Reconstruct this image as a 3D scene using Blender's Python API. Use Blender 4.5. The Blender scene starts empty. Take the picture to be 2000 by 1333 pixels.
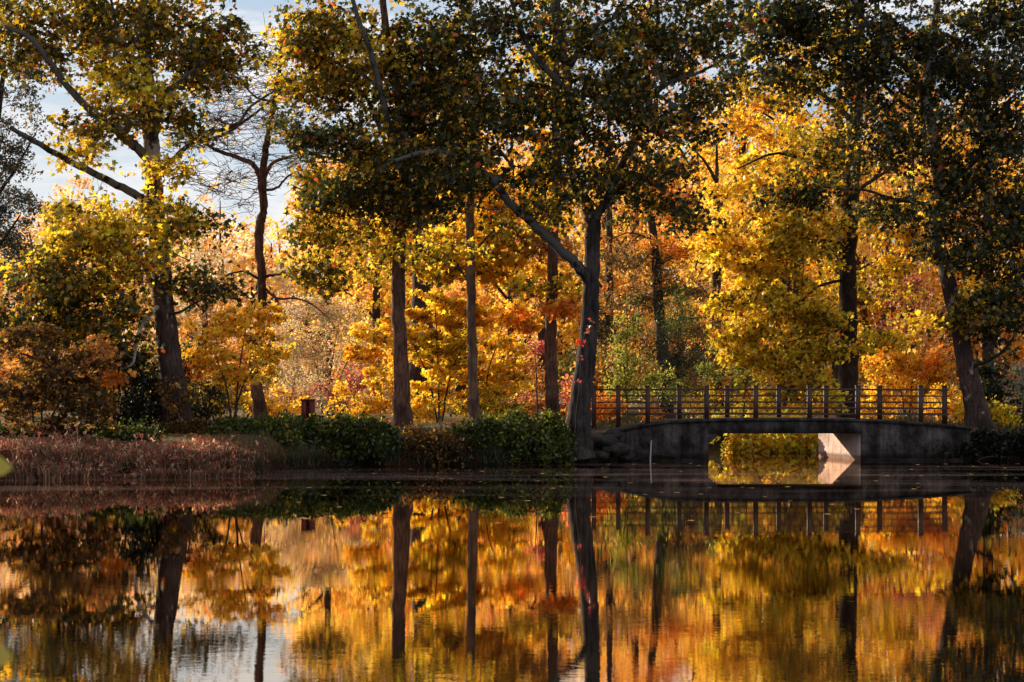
import bpy, math, random
import numpy as np

rng = np.random.default_rng(7)
F, HZ, CH = 4000.0, 760.0, 2.5          # focal length in photo pixels, horizon row, eye height (m)

def P(px, py, D):
    return np.array([(px - 1000.0) / F * D, D, CH + (HZ - py) / F * D])

scene = bpy.context.scene
COL = scene.collection

# ------------------------------------------------------------------ mesh builder
class MB:
    def __init__(s):
        s.V, s.C, s.L, s.T, s.M, s.n = [], [], [], [], [], 0
    def add(s, v, faces, mat=0, col=(1, 1, 1)):
        v = np.asarray(v, dtype=np.float64).reshape(-1, 3)
        faces = np.asarray(faces, dtype=np.int64)
        c = np.asarray(col, dtype=np.float64)
        if c.ndim == 1:
            c = np.tile(c, (len(v), 1))
        s.V.append(v); s.C.append(c)
        s.L.append((faces + s.n).ravel())
        s.T.append(np.full(len(faces), faces.shape[1], dtype=np.int64))
        s.M.append(np.full(len(faces), mat, dtype=np.int64))
        s.n += len(v)
    def box(s, x0, x1, y0, y1, z0, z1, mat=0, col=(1, 1, 1)):
        v = [(x, y, z) for z in (z0, z1) for y in (y0, y1) for x in (x0, x1)]
        s.add(v, [[0, 2, 3, 1], [4, 5, 7, 6], [0, 1, 5, 4], [2, 6, 7, 3], [0, 4, 6, 2], [1, 3, 7, 5]], mat, col)
    def build(s, name, mats, parent=None, origin=None, smooth=False):
        me = bpy.data.meshes.new(name)
        V = np.concatenate(s.V) if s.V else np.zeros((0, 3))
        if origin is not None:
            V = V - np.asarray(origin)
        L = np.concatenate(s.L); T = np.concatenate(s.T); M = np.concatenate(s.M); C = np.concatenate(s.C)
        me.vertices.add(len(V)); me.vertices.foreach_set('co', V.astype(np.float32).ravel())
        me.loops.add(len(L)); me.loops.foreach_set('vertex_index', L.astype(np.int32))
        me.polygons.add(len(T))
        st = np.concatenate([[0], np.cumsum(T)[:-1]])
        me.polygons.foreach_set('loop_start', st.astype(np.int32))
        me.polygons.foreach_set('loop_total', T.astype(np.int32))
        me.polygons.foreach_set('material_index', M.astype(np.int32))
        if smooth:
            me.polygons.foreach_set('use_smooth', np.ones(len(T), dtype=bool))
        a = me.attributes.new('Col', 'FLOAT_COLOR', 'POINT')
        a.data.foreach_set('color', np.hstack([C, np.ones((len(C), 1))]).astype(np.float32).ravel())
        me.update(calc_edges=True)
        for m in (mats if isinstance(mats, (list, tuple)) else [mats]):
            me.materials.append(m)
        o = bpy.data.objects.new(name, me); COL.objects.link(o)
        if parent is not None:
            o.parent = parent
        elif origin is not None:
            o.location = origin
        return o

def tag(o, label=None, cat=None, group=None, kind=None):
    if label: o['label'] = label
    if cat: o['category'] = cat
    if group: o['group'] = group
    if kind: o['kind'] = kind
    return o

def thing(name, loc, label, cat, group=None):
    e = bpy.data.objects.new(name, None); COL.objects.link(e)
    e.location = [float(c) for c in loc]; e.empty_display_size = .3
    return tag(e, label, cat, group)

# ------------------------------------------------------------------ materials
def newmat(name):
    m = bpy.data.materials.new(name); m.use_nodes = True
    nt = m.node_tree; nt.nodes.clear()
    out = nt.nodes.new('ShaderNodeOutputMaterial')
    return m, nt, out
def N(nt, t, **kw):
    n = nt.nodes.new(t)
    for k, v in kw.items():
        if k in n.inputs: n.inputs[k].default_value = v
        else: setattr(n, k, v)
    return n
def ramp(nt, stops):
    r = nt.nodes.new('ShaderNodeValToRGB')
    el = r.color_ramp.elements
    while len(el) < len(stops): el.new(0.5)
    for e, (p, c) in zip(el, stops):
        e.position = p; e.color = (*c, 1) if len(c) == 3 else c
    return r

def leaf_mat(name, trans=0.55, gloss=0.06, gain=1.0):
    m, nt, out = newmat(name); lk = nt.links.new
    at = N(nt, 'ShaderNodeAttribute', attribute_name='Col')
    hs = N(nt, 'ShaderNodeHueSaturation'); hs.inputs['Value'].default_value = gain
    lk(at.outputs['Color'], hs.inputs['Color'])
    d = N(nt, 'ShaderNodeBsdfDiffuse'); t = N(nt, 'ShaderNodeBsdfTranslucent'); g = N(nt, 'ShaderNodeBsdfGlossy', Roughness=0.45)
    lk(hs.outputs[0], d.inputs['Color']); lk(hs.outputs[0], t.inputs['Color'])
    g.inputs['Color'].default_value = (.8, .8, .8, 1)
    mx = N(nt, 'ShaderNodeMixShader'); mx.inputs[0].default_value = trans
    lk(d.outputs[0], mx.inputs[1]); lk(t.outputs[0], mx.inputs[2])
    m2 = N(nt, 'ShaderNodeMixShader'); m2.inputs[0].default_value = gloss
    lk(mx.outputs[0], m2.inputs[1]); lk(g.outputs[0], m2.inputs[2])
    lk(m2.outputs[0], out.inputs['Surface'])
    return m

def bark_mat(name, dark, light, patch=None, sx=14, bump=.6, patch_from=None):
    m, nt, out = newmat(name); lk = nt.links.new
    tc = N(nt, 'ShaderNodeTexCoord'); mp = N(nt, 'ShaderNodeMapping'); mp.inputs['Scale'].default_value = (sx, sx, sx * .16)
    lk(tc.outputs['Object'], mp.inputs['Vector'])
    n1 = N(nt, 'ShaderNodeTexNoise', Scale=1.0, Detail=6.0, Roughness=.7)
    lk(mp.outputs[0], n1.inputs['Vector'])
    r = ramp(nt, [(.36, dark), (.64, light)]); lk(n1.outputs['Fac'], r.inputs[0])
    nb = N(nt, 'ShaderNodeTexNoise', Scale=1.3, Detail=4.0, Roughness=.6); lk(tc.outputs['Object'], nb.inputs['Vector'])
    rb = ramp(nt, [(.35, (.45, .45, .45)), (.65, (1.35, 1.3, 1.25))]); lk(nb.outputs['Fac'], rb.inputs[0])
    mb_ = N(nt, 'ShaderNodeMixRGB', blend_type='MULTIPLY'); mb_.inputs[0].default_value = 1; lk(r.outputs[0], mb_.inputs[1]); lk(rb.outputs[0], mb_.inputs[2])
    colr = mb_.outputs[0]
    if patch is not None:
        n2 = N(nt, 'ShaderNodeTexNoise', Scale=1.6, Detail=3.0, Roughness=.6)
        mp2 = N(nt, 'ShaderNodeMapping'); mp2.inputs['Scale'].default_value = (1.6, 1.6, .8)
        lk(tc.outputs['Object'], mp2.inputs['Vector']); lk(mp2.outputs[0], n2.inputs['Vector'])
        sep = N(nt, 'ShaderNodeSeparateXYZ'); lk(tc.outputs['Object'], sep.inputs[0])
        mr = N(nt, 'ShaderNodeMapRange'); mr.inputs[1].default_value = patch_from; mr.inputs[2].default_value = patch_from + 5
        mr.inputs[3].default_value = -.14; mr.inputs[4].default_value = .07
        lk(sep.outputs['Z'], mr.inputs[0])
        ad = N(nt, 'ShaderNodeMath', operation='ADD'); lk(n2.outputs['Fac'], ad.inputs[0]); lk(mr.outputs[0], ad.inputs[1])
        r2 = ramp(nt, [(.50, (0, 0, 0)), (.54, (1, 1, 1))]); lk(ad.outputs[0], r2.inputs[0])
        mix = N(nt, 'ShaderNodeMixRGB'); lk(r2.outputs[0], mix.inputs[0]); lk(colr, mix.inputs[1]); mix.inputs[2].default_value = (*patch, 1)
        colr = mix.outputs[0]
    b = N(nt, 'ShaderNodeBsdfPrincipled', Roughness=.9); b.inputs['Specular IOR Level'].default_value = .15
    lk(colr, b.inputs['Base Color'])
    bp = N(nt, 'ShaderNodeBump', Strength=bump, Distance=.05); lk(n1.outputs['Fac'], bp.inputs['Height']); lk(bp.outputs[0], b.inputs['Normal'])
    lk(b.outputs[0], out.inputs['Surface'])
    return m

def noisy_mat(name, dark, light, scale=3.0, rough=.9, bump=.3, dist=.03, spec=.2, stretch=(1, 1, 1), coord='Object'):
    m, nt, out = newmat(name); lk = nt.links.new
    tc = N(nt, 'ShaderNodeTexCoord'); mp = N(nt, 'ShaderNodeMapping'); mp.inputs['Scale'].default_value = stretch
    lk(tc.outputs[coord], mp.inputs['Vector'])
    n1 = N(nt, 'ShaderNodeTexNoise', Scale=scale, Detail=8.0, Roughness=.65); lk(mp.outputs[0], n1.inputs['Vector'])
    r = ramp(nt, [(.3, dark), (.7, light)]); lk(n1.outputs['Fac'], r.inputs[0])
    b = N(nt, 'ShaderNodeBsdfPrincipled', Roughness=rough); b.inputs['Specular IOR Level'].default_value = spec
    lk(r.outputs[0], b.inputs['Base Color'])
    bp = N(nt, 'ShaderNodeBump', Strength=bump, Distance=dist); lk(n1.outputs['Fac'], bp.inputs['Height']); lk(bp.outputs[0], b.inputs['Normal'])
    lk(b.outputs[0], out.inputs['Surface'])
    return m

LEAF = leaf_mat('leaf_blade', .62, .04, 1.15)
LEAFG = leaf_mat('glossy_leaf_blade', .5, .035)
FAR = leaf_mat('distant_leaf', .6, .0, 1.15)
GRASSM = leaf_mat('dry_grass_blade', .45, .03)
BARK = bark_mat('dark_furrowed_bark', (.018, .012, .010), (.075, .05, .04))
BARKR = bark_mat('reddish_brown_bark', (.05, .022, .014), (.20, .10, .07))
BARKG = bark_mat('grey_smooth_bark', (.014, .011, .011), (.085, .066, .062), sx=8, bump=.6)
BARKP = bark_mat('flaking_plane_bark', (.03, .017, .014), (.10, .062, .05), patch=(.27, .23, .19), patch_from=3.5)
BARKL = bark_mat('limb_plane_bark', (.018, .015, .014), (.06, .048, .042), patch=(.10, .088, .078), patch_from=2)
WHITEB = bark_mat('bleached_dead_bark', (.22, .18, .14), (.5, .44, .38))
TWIG = noisy_mat('twig_bark', (.03, .02, .016), (.08, .055, .04), 6)
IRON = noisy_mat('weathered_brown_steel', (.035, .017, .012), (.09, .042, .03), 5, rough=.6, bump=.15, spec=.35)
ROCK = noisy_mat('rock_surface', (.012, .010, .009), (.06, .05, .042), 4, bump=.8, dist=.06)
STAKE = noisy_mat('pale_stake', (.35, .33, .32), (.55, .52, .5), 8)
BOXM = noisy_mat('dark_red_painted_wood', (.09, .014, .012), (.17, .03, .024), 6, rough=.6)
BOXD = noisy_mat('dark_slot', (.012, .008, .008), (.03, .015, .015), 5)  # near-black tone of the slot bars
PATHM = noisy_mat('leaf_strewn_path', (.05, .03, .02), (.20, .12, .08), 6, bump=.4)

# concrete of the bridge
def concrete(name, base=1.0, tint=(1, 1, 1)):
    m, nt, out = newmat(name); lk = nt.links.new
    tc = N(nt, 'ShaderNodeTexCoord')
    n1 = N(nt, 'ShaderNodeTexNoise', Scale=1.3, Detail=9.0, Roughness=.75); lk(tc.outputs['Object'], n1.inputs['Vector'])
    mp = N(nt, 'ShaderNodeMapping'); mp.inputs['Scale'].default_value = (3.5, 3.5, .35); lk(tc.outputs['Object'], mp.inputs['Vector'])
    n2 = N(nt, 'ShaderNodeTexNoise', Scale=1.0, Detail=5.0, Roughness=.7); lk(mp.outputs[0], n2.inputs['Vector'])
    n3 = N(nt, 'ShaderNodeTexNoise', Scale=26.0, Detail=4.0); lk(tc.outputs['Object'], n3.inputs['Vector'])
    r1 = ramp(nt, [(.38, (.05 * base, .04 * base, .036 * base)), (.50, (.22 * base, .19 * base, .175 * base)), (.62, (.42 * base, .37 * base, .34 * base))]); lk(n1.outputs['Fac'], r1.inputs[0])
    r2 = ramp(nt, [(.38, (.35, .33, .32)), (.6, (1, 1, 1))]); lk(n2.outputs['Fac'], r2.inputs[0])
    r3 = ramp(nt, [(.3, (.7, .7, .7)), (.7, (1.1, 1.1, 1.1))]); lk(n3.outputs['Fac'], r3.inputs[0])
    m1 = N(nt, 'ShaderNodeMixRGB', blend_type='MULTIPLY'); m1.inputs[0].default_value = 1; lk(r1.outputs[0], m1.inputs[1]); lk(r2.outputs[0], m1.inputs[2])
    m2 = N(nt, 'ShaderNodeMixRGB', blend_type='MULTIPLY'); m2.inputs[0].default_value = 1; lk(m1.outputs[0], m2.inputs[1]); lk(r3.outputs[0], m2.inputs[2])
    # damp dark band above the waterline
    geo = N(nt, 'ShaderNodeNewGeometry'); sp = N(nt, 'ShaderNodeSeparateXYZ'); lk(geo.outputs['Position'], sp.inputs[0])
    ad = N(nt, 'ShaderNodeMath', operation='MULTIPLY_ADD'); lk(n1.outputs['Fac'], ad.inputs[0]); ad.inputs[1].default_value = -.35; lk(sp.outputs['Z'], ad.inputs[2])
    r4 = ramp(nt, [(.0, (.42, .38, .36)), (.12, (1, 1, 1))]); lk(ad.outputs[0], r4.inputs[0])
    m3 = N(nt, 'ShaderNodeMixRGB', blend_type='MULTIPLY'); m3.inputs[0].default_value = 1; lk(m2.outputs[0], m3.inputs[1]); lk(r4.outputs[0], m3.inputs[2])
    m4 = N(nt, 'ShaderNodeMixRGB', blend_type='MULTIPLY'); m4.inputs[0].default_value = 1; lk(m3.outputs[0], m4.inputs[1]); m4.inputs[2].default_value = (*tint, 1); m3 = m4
    b = N(nt, 'ShaderNodeBsdfPrincipled', Roughness=.9); b.inputs['Specular IOR Level'].default_value = .15
    lk(m3.outputs[0], b.inputs['Base Color'])
    bp = N(nt, 'ShaderNodeBump', Strength=.35, Distance=.02); lk(n3.outputs['Fac'], bp.inputs['Height']); lk(bp.outputs[0], b.inputs['Normal'])
    lk(b.outputs[0], out.inputs['Surface'])
    return m
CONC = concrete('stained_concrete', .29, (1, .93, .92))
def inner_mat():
    m, nt, out = newmat('pink_bounce_lit_concrete'); lk = nt.links.new  # bounce light inside the opening is put into this pale pink tone
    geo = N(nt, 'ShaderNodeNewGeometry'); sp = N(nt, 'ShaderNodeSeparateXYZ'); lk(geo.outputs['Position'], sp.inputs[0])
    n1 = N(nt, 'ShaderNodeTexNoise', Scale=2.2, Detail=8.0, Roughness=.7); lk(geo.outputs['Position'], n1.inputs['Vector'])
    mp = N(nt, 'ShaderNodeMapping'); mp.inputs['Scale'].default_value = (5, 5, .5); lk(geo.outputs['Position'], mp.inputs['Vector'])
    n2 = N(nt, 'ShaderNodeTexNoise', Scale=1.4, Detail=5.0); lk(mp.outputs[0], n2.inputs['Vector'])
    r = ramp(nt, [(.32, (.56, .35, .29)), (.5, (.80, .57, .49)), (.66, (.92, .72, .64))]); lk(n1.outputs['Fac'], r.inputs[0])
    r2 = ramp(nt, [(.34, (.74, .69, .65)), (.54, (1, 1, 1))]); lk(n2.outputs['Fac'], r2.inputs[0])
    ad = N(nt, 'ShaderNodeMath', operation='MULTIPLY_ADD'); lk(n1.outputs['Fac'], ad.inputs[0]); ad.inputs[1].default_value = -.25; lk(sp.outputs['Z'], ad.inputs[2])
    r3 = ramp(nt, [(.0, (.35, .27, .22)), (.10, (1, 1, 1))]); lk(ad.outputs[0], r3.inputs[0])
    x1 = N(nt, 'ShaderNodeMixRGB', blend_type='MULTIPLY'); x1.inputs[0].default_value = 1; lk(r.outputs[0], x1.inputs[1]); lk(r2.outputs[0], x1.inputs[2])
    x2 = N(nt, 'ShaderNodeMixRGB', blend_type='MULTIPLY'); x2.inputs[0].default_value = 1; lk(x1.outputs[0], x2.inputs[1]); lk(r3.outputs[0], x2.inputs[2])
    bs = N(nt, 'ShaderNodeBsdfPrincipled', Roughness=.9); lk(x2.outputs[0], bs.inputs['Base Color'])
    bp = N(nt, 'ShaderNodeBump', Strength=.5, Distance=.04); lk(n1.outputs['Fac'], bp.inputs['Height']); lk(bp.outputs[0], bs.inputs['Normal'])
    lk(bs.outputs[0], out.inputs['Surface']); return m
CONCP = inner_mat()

# ------------------------------------------------------------------ terrain
SHX = np.array([-200, -60, -30, -14.3, -11, -7.9, -7.4, -7.0, -5.5, -3, 0, 1.8, 3.2, 3.66, 3.9, 15.6, 16.0, 17.5, 21, 30, 60, 200.])
SHY = np.array([30, 48, 54, 56.6, 57.2, 58.2, 60.0, 63.6, 65.5, 66.8, 67.6, 68.6, 70.2, 71.3, 71.75, 71.75, 71.6, 72.0, 71, 66, 50, 30.])
def sstep(a, b, x):
    t = np.clip((x - a) / (b - a), 0, 1); return t * t * (3 - 2 * t)
def wob(x, y):
    return (np.sin(x * 1.7 + .6 * np.sin(y * .9)) * np.cos(y * 1.3 + 1.1 * np.sin(x * .7)) * .5 + np.sin(x * .37 + 2) * np.sin(y * .41 + 1) * .5)
def ground(x, y):
    x = np.asarray(x, float); y = np.asarray(y, float)
    ys = np.interp(x, SHX, SHY) + .26 * np.sin(x * 2.1) + .17 * np.sin(x * 5.3 + 1)
    d = y - ys
    steep = sstep(3.2, 3.9, x) * (1 - sstep(15.4, 16.2, x))
    h = -.9 + 1.45 * sstep(-1.0, .5, d) + .55 * sstep(.3, 6, d) + steep * (.15 * sstep(.0, .6, d))
    h = h + .10 * wob(x, y) * sstep(0, 3, d) + 2.6 * sstep(15, 130, d) + .5 * sstep(0, 200, d) * wob(x * .1, y * .1)
    # pond arm that runs on under the bridge
    half = 2.9 + 3.4 * sstep(74, 82, y) - 3.0 * sstep(90, 101, y)
    cx = 9.55 - .6 * sstep(74, 90, y)
    inside = 1 - sstep(half - .9, half + .7, np.abs(x - cx))
    inside = inside * (1 - sstep(97, 101, y)) * sstep(60, 71, y)
    h = h * (1 - inside) - .8 * inside
    # near bank behind the camera
    h = np.maximum(h, -.9 + 1.5 * sstep(4.2, 1.2, y) + .0 * x)
    return h
def shore(x):
    return np.interp(x, SHX, SHY) + .26 * np.sin(x * 2.1) + .17 * np.sin(x * 5.3 + 1)
def gz(x, y): return float(ground(np.array([x]), np.array([y]))[0])

xs = np.concatenate([np.linspace(-600, -70, 18), np.linspace(-64, -24, 21), np.arange(-22, 28, .5), np.linspace(30, 70, 21), np.linspace(80, 600, 18)])
ysg = np.concatenate([np.linspace(-60, 0, 8), np.linspace(1, 5, 9), np.linspace(8, 52, 12), np.arange(54, 104, .45), np.linspace(106, 180, 22), np.linspace(200, 1500, 16)])
X, Y = np.meshgrid(xs, ysg)
Z = ground(X, Y)
nx, ny = len(xs), len(ysg)
idx = np.arange(nx * ny).reshape(ny, nx)
fc = np.stack([idx[:-1, :-1], idx[:-1, 1:], idx[1:, 1:], idx[1:, :-1]], -1).reshape(-1, 4)
def ground_mat():
    m, nt, out = newmat('leaf_litter_ground'); lk = nt.links.new
    geo = N(nt, 'ShaderNodeNewGeometry'); 
    n1 = N(nt, 'ShaderNodeTexNoise', Scale=.25, Detail=6.0, Roughness=.7); lk(geo.outputs['Position'], n1.inputs['Vector'])
    n2 = N(nt, 'ShaderNodeTexVoronoi', Scale=7.0); lk(geo.outputs['Position'], n2.inputs['Vector'])
    r1 = ramp(nt, [(.35, (.05, .06, .02)), (.5, (.14, .08, .03)), (.65, (.30, .15, .05))]); lk(n1.outputs['Fac'], r1.inputs[0])
    hs = N(nt, 'ShaderNodeMixRGB', blend_type='OVERLAY'); hs.inputs[0].default_value = .55; lk(r1.outputs[0], hs.inputs[1]); lk(n2.outputs['Color'], hs.inputs[2])
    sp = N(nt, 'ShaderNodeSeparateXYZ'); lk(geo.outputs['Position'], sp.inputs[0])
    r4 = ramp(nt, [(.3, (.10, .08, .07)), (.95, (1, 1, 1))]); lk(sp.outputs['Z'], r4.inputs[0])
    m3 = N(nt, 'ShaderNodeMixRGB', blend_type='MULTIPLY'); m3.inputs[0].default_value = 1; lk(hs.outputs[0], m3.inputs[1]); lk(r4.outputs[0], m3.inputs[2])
    b = N(nt, 'ShaderNodeBsdfPrincipled', Roughness=.95); b.inputs['Specular IOR Level'].default_value = .1
    lk(m3.outputs[0], b.inputs['Base Color'])
    bp = N(nt, 'ShaderNodeBump', Strength=.6, Distance=.05); lk(n2.outputs['Distance'], bp.inputs['Height']); lk(bp.outputs[0], b.inputs['Normal'])
    lk(b.outputs[0], out.inputs['Surface'])
    return m
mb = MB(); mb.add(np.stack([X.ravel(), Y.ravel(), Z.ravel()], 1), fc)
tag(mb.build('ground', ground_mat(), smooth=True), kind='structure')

# ------------------------------------------------------------------ water
def water_mat():
    m, nt, out = newmat('still_dark_water'); lk = nt.links.new
    geo = N(nt, 'ShaderNodeNewGeometry')
    sp = N(nt, 'ShaderNodeSeparateXYZ'); lk(geo.outputs['Position'], sp.inputs[0])
    def waves(sc, detail):
        mp = N(nt, 'ShaderNodeMapping'); mp.inputs['Scale'].default_value = sc
        lk(geo.outputs['Position'], mp.inputs['Vector'])
        n = N(nt, 'ShaderNodeTexNoise', Scale=1.0, Detail=detail, Roughness=.5); lk(mp.outputs[0], n.inputs['Vector']); return n
    a = waves((2.2, 4.2, 1), 2.0); c = waves((9, 14, 1), 2.0); q = waves((.12, .35, 1), 2.0)
    r = ramp(nt, [(.40, (.25, .25, .25)), (.62, (1, 1, 1))]); lk(q.outputs['Fac'], r.inputs[0])
    ma = N(nt, 'ShaderNodeMath', operation='MULTIPLY_ADD'); lk(c.outputs['Fac'], ma.inputs[0]); ma.inputs[1].default_value = .6; lk(a.outputs['Fac'], ma.inputs[2])
    # calm strip along the far bank
    mr = N(nt, 'ShaderNodeMapRange'); mr.inputs[1].default_value = 48; mr.inputs[2].default_value = 20; mr.inputs[3].default_value = .3; mr.inputs[4].default_value = 1.0
    lk(sp.outputs['Y'], mr.inputs[0])
    mm = N(nt, 'ShaderNodeMath', operation='MULTIPLY'); lk(r.outputs[0], mm.inputs[0]); lk(mr.outputs[0], mm.inputs[1])
    bp = N(nt, 'ShaderNodeBump', Distance=.0006); lk(ma.outputs[0], bp.inputs['Height']); lk(mm.outputs[0], bp.inputs['Strength'])
    g = N(nt, 'ShaderNodeBsdfGlossy', Roughness=.006); g.inputs['Color'].default_value = (.93, .79, .65, 1); lk(bp.outputs[0], g.inputs['Normal'])
    d = N(nt, 'ShaderNodeBsdfDiffuse'); d.inputs['Color'].default_value = (.012, .012, .010, 1)
    fr = N(nt, 'ShaderNodeFresnel', IOR=1.33); lk(bp.outputs[0], fr.inputs['Normal'])
    fr2 = N(nt, 'ShaderNodeMapRange'); fr2.inputs[1].default_value = .02; fr2.inputs[2].default_value = .55; fr2.inputs[3].default_value = .25; fr2.inputs[4].default_value = 1.0
    lk(fr.outputs[0], fr2.inputs[0])
    mx = N(nt, 'ShaderNodeMixShader'); lk(fr2.outputs[0], mx.inputs[0]); lk(d.outputs[0], mx.inputs[1]); lk(g.outputs[0], mx.inputs[2])
    # thin film of pale colour standing in for mist and sheen, lying in long streaks on the calm water
    s1 = waves((.09, .36, 1), 6.0)
    dr = ramp(nt, [(.46, (0, 0, 0)), (.74, (1, 1, 1))]); lk(s1.outputs['Fac'], dr.inputs[0])
    y1 = ramp(nt, [(0, (0, 0, 0)), (.35, (1, 1, 1)), (.75, (.8, .8, .8)), (1, (.2, .2, .2))])
    mr3 = N(nt, 'ShaderNodeMapRange'); mr3.inputs[1].default_value = 44; mr3.inputs[2].default_value = 72; lk(sp.outputs['Y'], mr3.inputs[0]); lk(mr3.outputs[0], y1.inputs[0])
    m4 = N(nt, 'ShaderNodeMath', operation='MULTIPLY'); lk(dr.outputs[0], m4.inputs[0]); lk(y1.outputs[0], m4.inputs[1])
    m5 = N(nt, 'ShaderNodeMath', operation='MULTIPLY'); lk(m4.outputs[0], m5.inputs[0]); m5.inputs[1].default_value = .17
    film = N(nt, 'ShaderNodeBsdfDiffuse'); film.inputs['Color'].default_value = (.42, .27, .24, 1)
    mx2 = N(nt, 'ShaderNodeMixShader'); lk(m5.outputs[0], mx2.inputs[0]); lk(mx.outputs[0], mx2.inputs[1]); lk(film.outputs[0], mx2.inputs[2])
    lk(mx2.outputs[0], out.inputs['Surface'])
    return m
mb = MB(); mb.add([(-300, -10, 0), (300, -10, 0), (300, 130, 0), (-300, 130, 0)], [[0, 1, 2, 3]])
tag(mb.build('water', water_mat()), kind='structure')

# ------------------------------------------------------------------ tubes, leaves, trees
def smooth_path(pts, per=6):
    pts = np.asarray(pts, float)
    if len(pts) < 3:
        t = np.linspace(0, 1, per + 1)[:, None]; return pts[0] * (1 - t) + pts[-1] * t, np.linspace(0, 1, per + 1) * (len(pts) - 1)
    p = np.vstack([2 * pts[0] - pts[1], pts, 2 * pts[-1] - pts[-2]])
    out, prm = [], []
    for i in range(1, len(p) - 2):
        for k in range(per):
            t = k / per
            out.append(.5 * ((2 * p[i]) + (-p[i - 1] + p[i + 1]) * t + (2 * p[i - 1] - 5 * p[i] + 4 * p[i + 1] - p[i + 2]) * t * t + (-p[i - 1] + 3 * p[i] - 3 * p[i + 1] + p[i + 2]) * t ** 3))
            prm.append(i - 1 + t)
    out.append(pts[-1]); prm.append(len(pts) - 1)
    return np.array(out), np.array(prm)

def tube(mb, path, rad, seg=8, mat=0, col=(1, 1, 1), lump=0.0):
    path = np.asarray(path, float); rad = np.asarray(rad, float); n = len(path)
    tg = np.gradient(path, axis=0); tg /= np.linalg.norm(tg, axis=1)[:, None] + 1e-9
    ref = np.array([0, 1, 0.]) if abs(tg[0][1]) < .9 else np.array([1, 0, 0.])
    u = np.cross(tg, ref); u /= np.linalg.norm(u, axis=1)[:, None] + 1e-9
    w = np.cross(tg, u)
    a = np.linspace(0, 2 * np.pi, seg, endpoint=False)
    R = rad[:, None] * (1 + (lump * (rng.random((n, seg)) - .5) if lump else 0))
    ring = path[:, None, :] + R[..., None] * (np.cos(a)[None, :, None] * u[:, None, :] + np.sin(a)[None, :, None] * w[:, None, :])
    i = np.arange(n - 1)[:, None] * seg; j = np.arange(seg)[None, :]; j2 = (j + 1) % seg
    f = np.stack([i + j, i + j2, i + seg + j2, i + seg + j], -1).reshape(-1, 4)
    mb.add(ring.reshape(-1, 3), f, mat, col)

MAPLE = np.array([(0, 0), (-.06, .36), (.20, .26), (.40, .52), (.50, .20), (1, 0), (.50, -.20), (.40, -.52), (.20, -.26), (-.06, -.36)])
OVAL = np.array([(0, 0), (.30, .27), (.7, .22), (1, 0), (.7, -.22), (.3, -.27)])
KITE = np.array([(0, 0), (.45, .36), (1, 0), (.5, -.36)])
NEEDLE = np.array([(0, .05), (1, .16), (1.05, -.12), (0, -.05)])
def leaves(mb, c, nrm, size, col, shape=MAPLE, mat=0, fold=.3, droop=None):
    n = len(c); k = len(shape)
    nrm = nrm / (np.linalg.norm(nrm, axis=1)[:, None] + 1e-9)
    t = rng.normal(size=(n, 3))
    if droop is not None: t[:, 2] -= droop
    t -= (t * nrm).sum(1)[:, None] * nrm; t /= np.linalg.norm(t, axis=1)[:, None] + 1e-9
    b = np.cross(nrm, t)
    s = size[:, None, None]
    x = shape[None, :, 0:1]; y = shape[None, :, 1:2]
    cur = rng.random((n, 1, 1)) * .5
    wz = -fold * np.abs(y) - cur * (x ** 2) * .5
    v = c[:, None, :] + s * ((x - .4) * t[:, None, :] + y * b[:, None, :] + wz * nrm[:, None, :])
    cc = np.repeat(col[:, None, :], k, 1)
    mb.add(v.reshape(-1, 3), np.arange(n * k).reshape(n, k), mat, cc.reshape(-1, 3))

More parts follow.
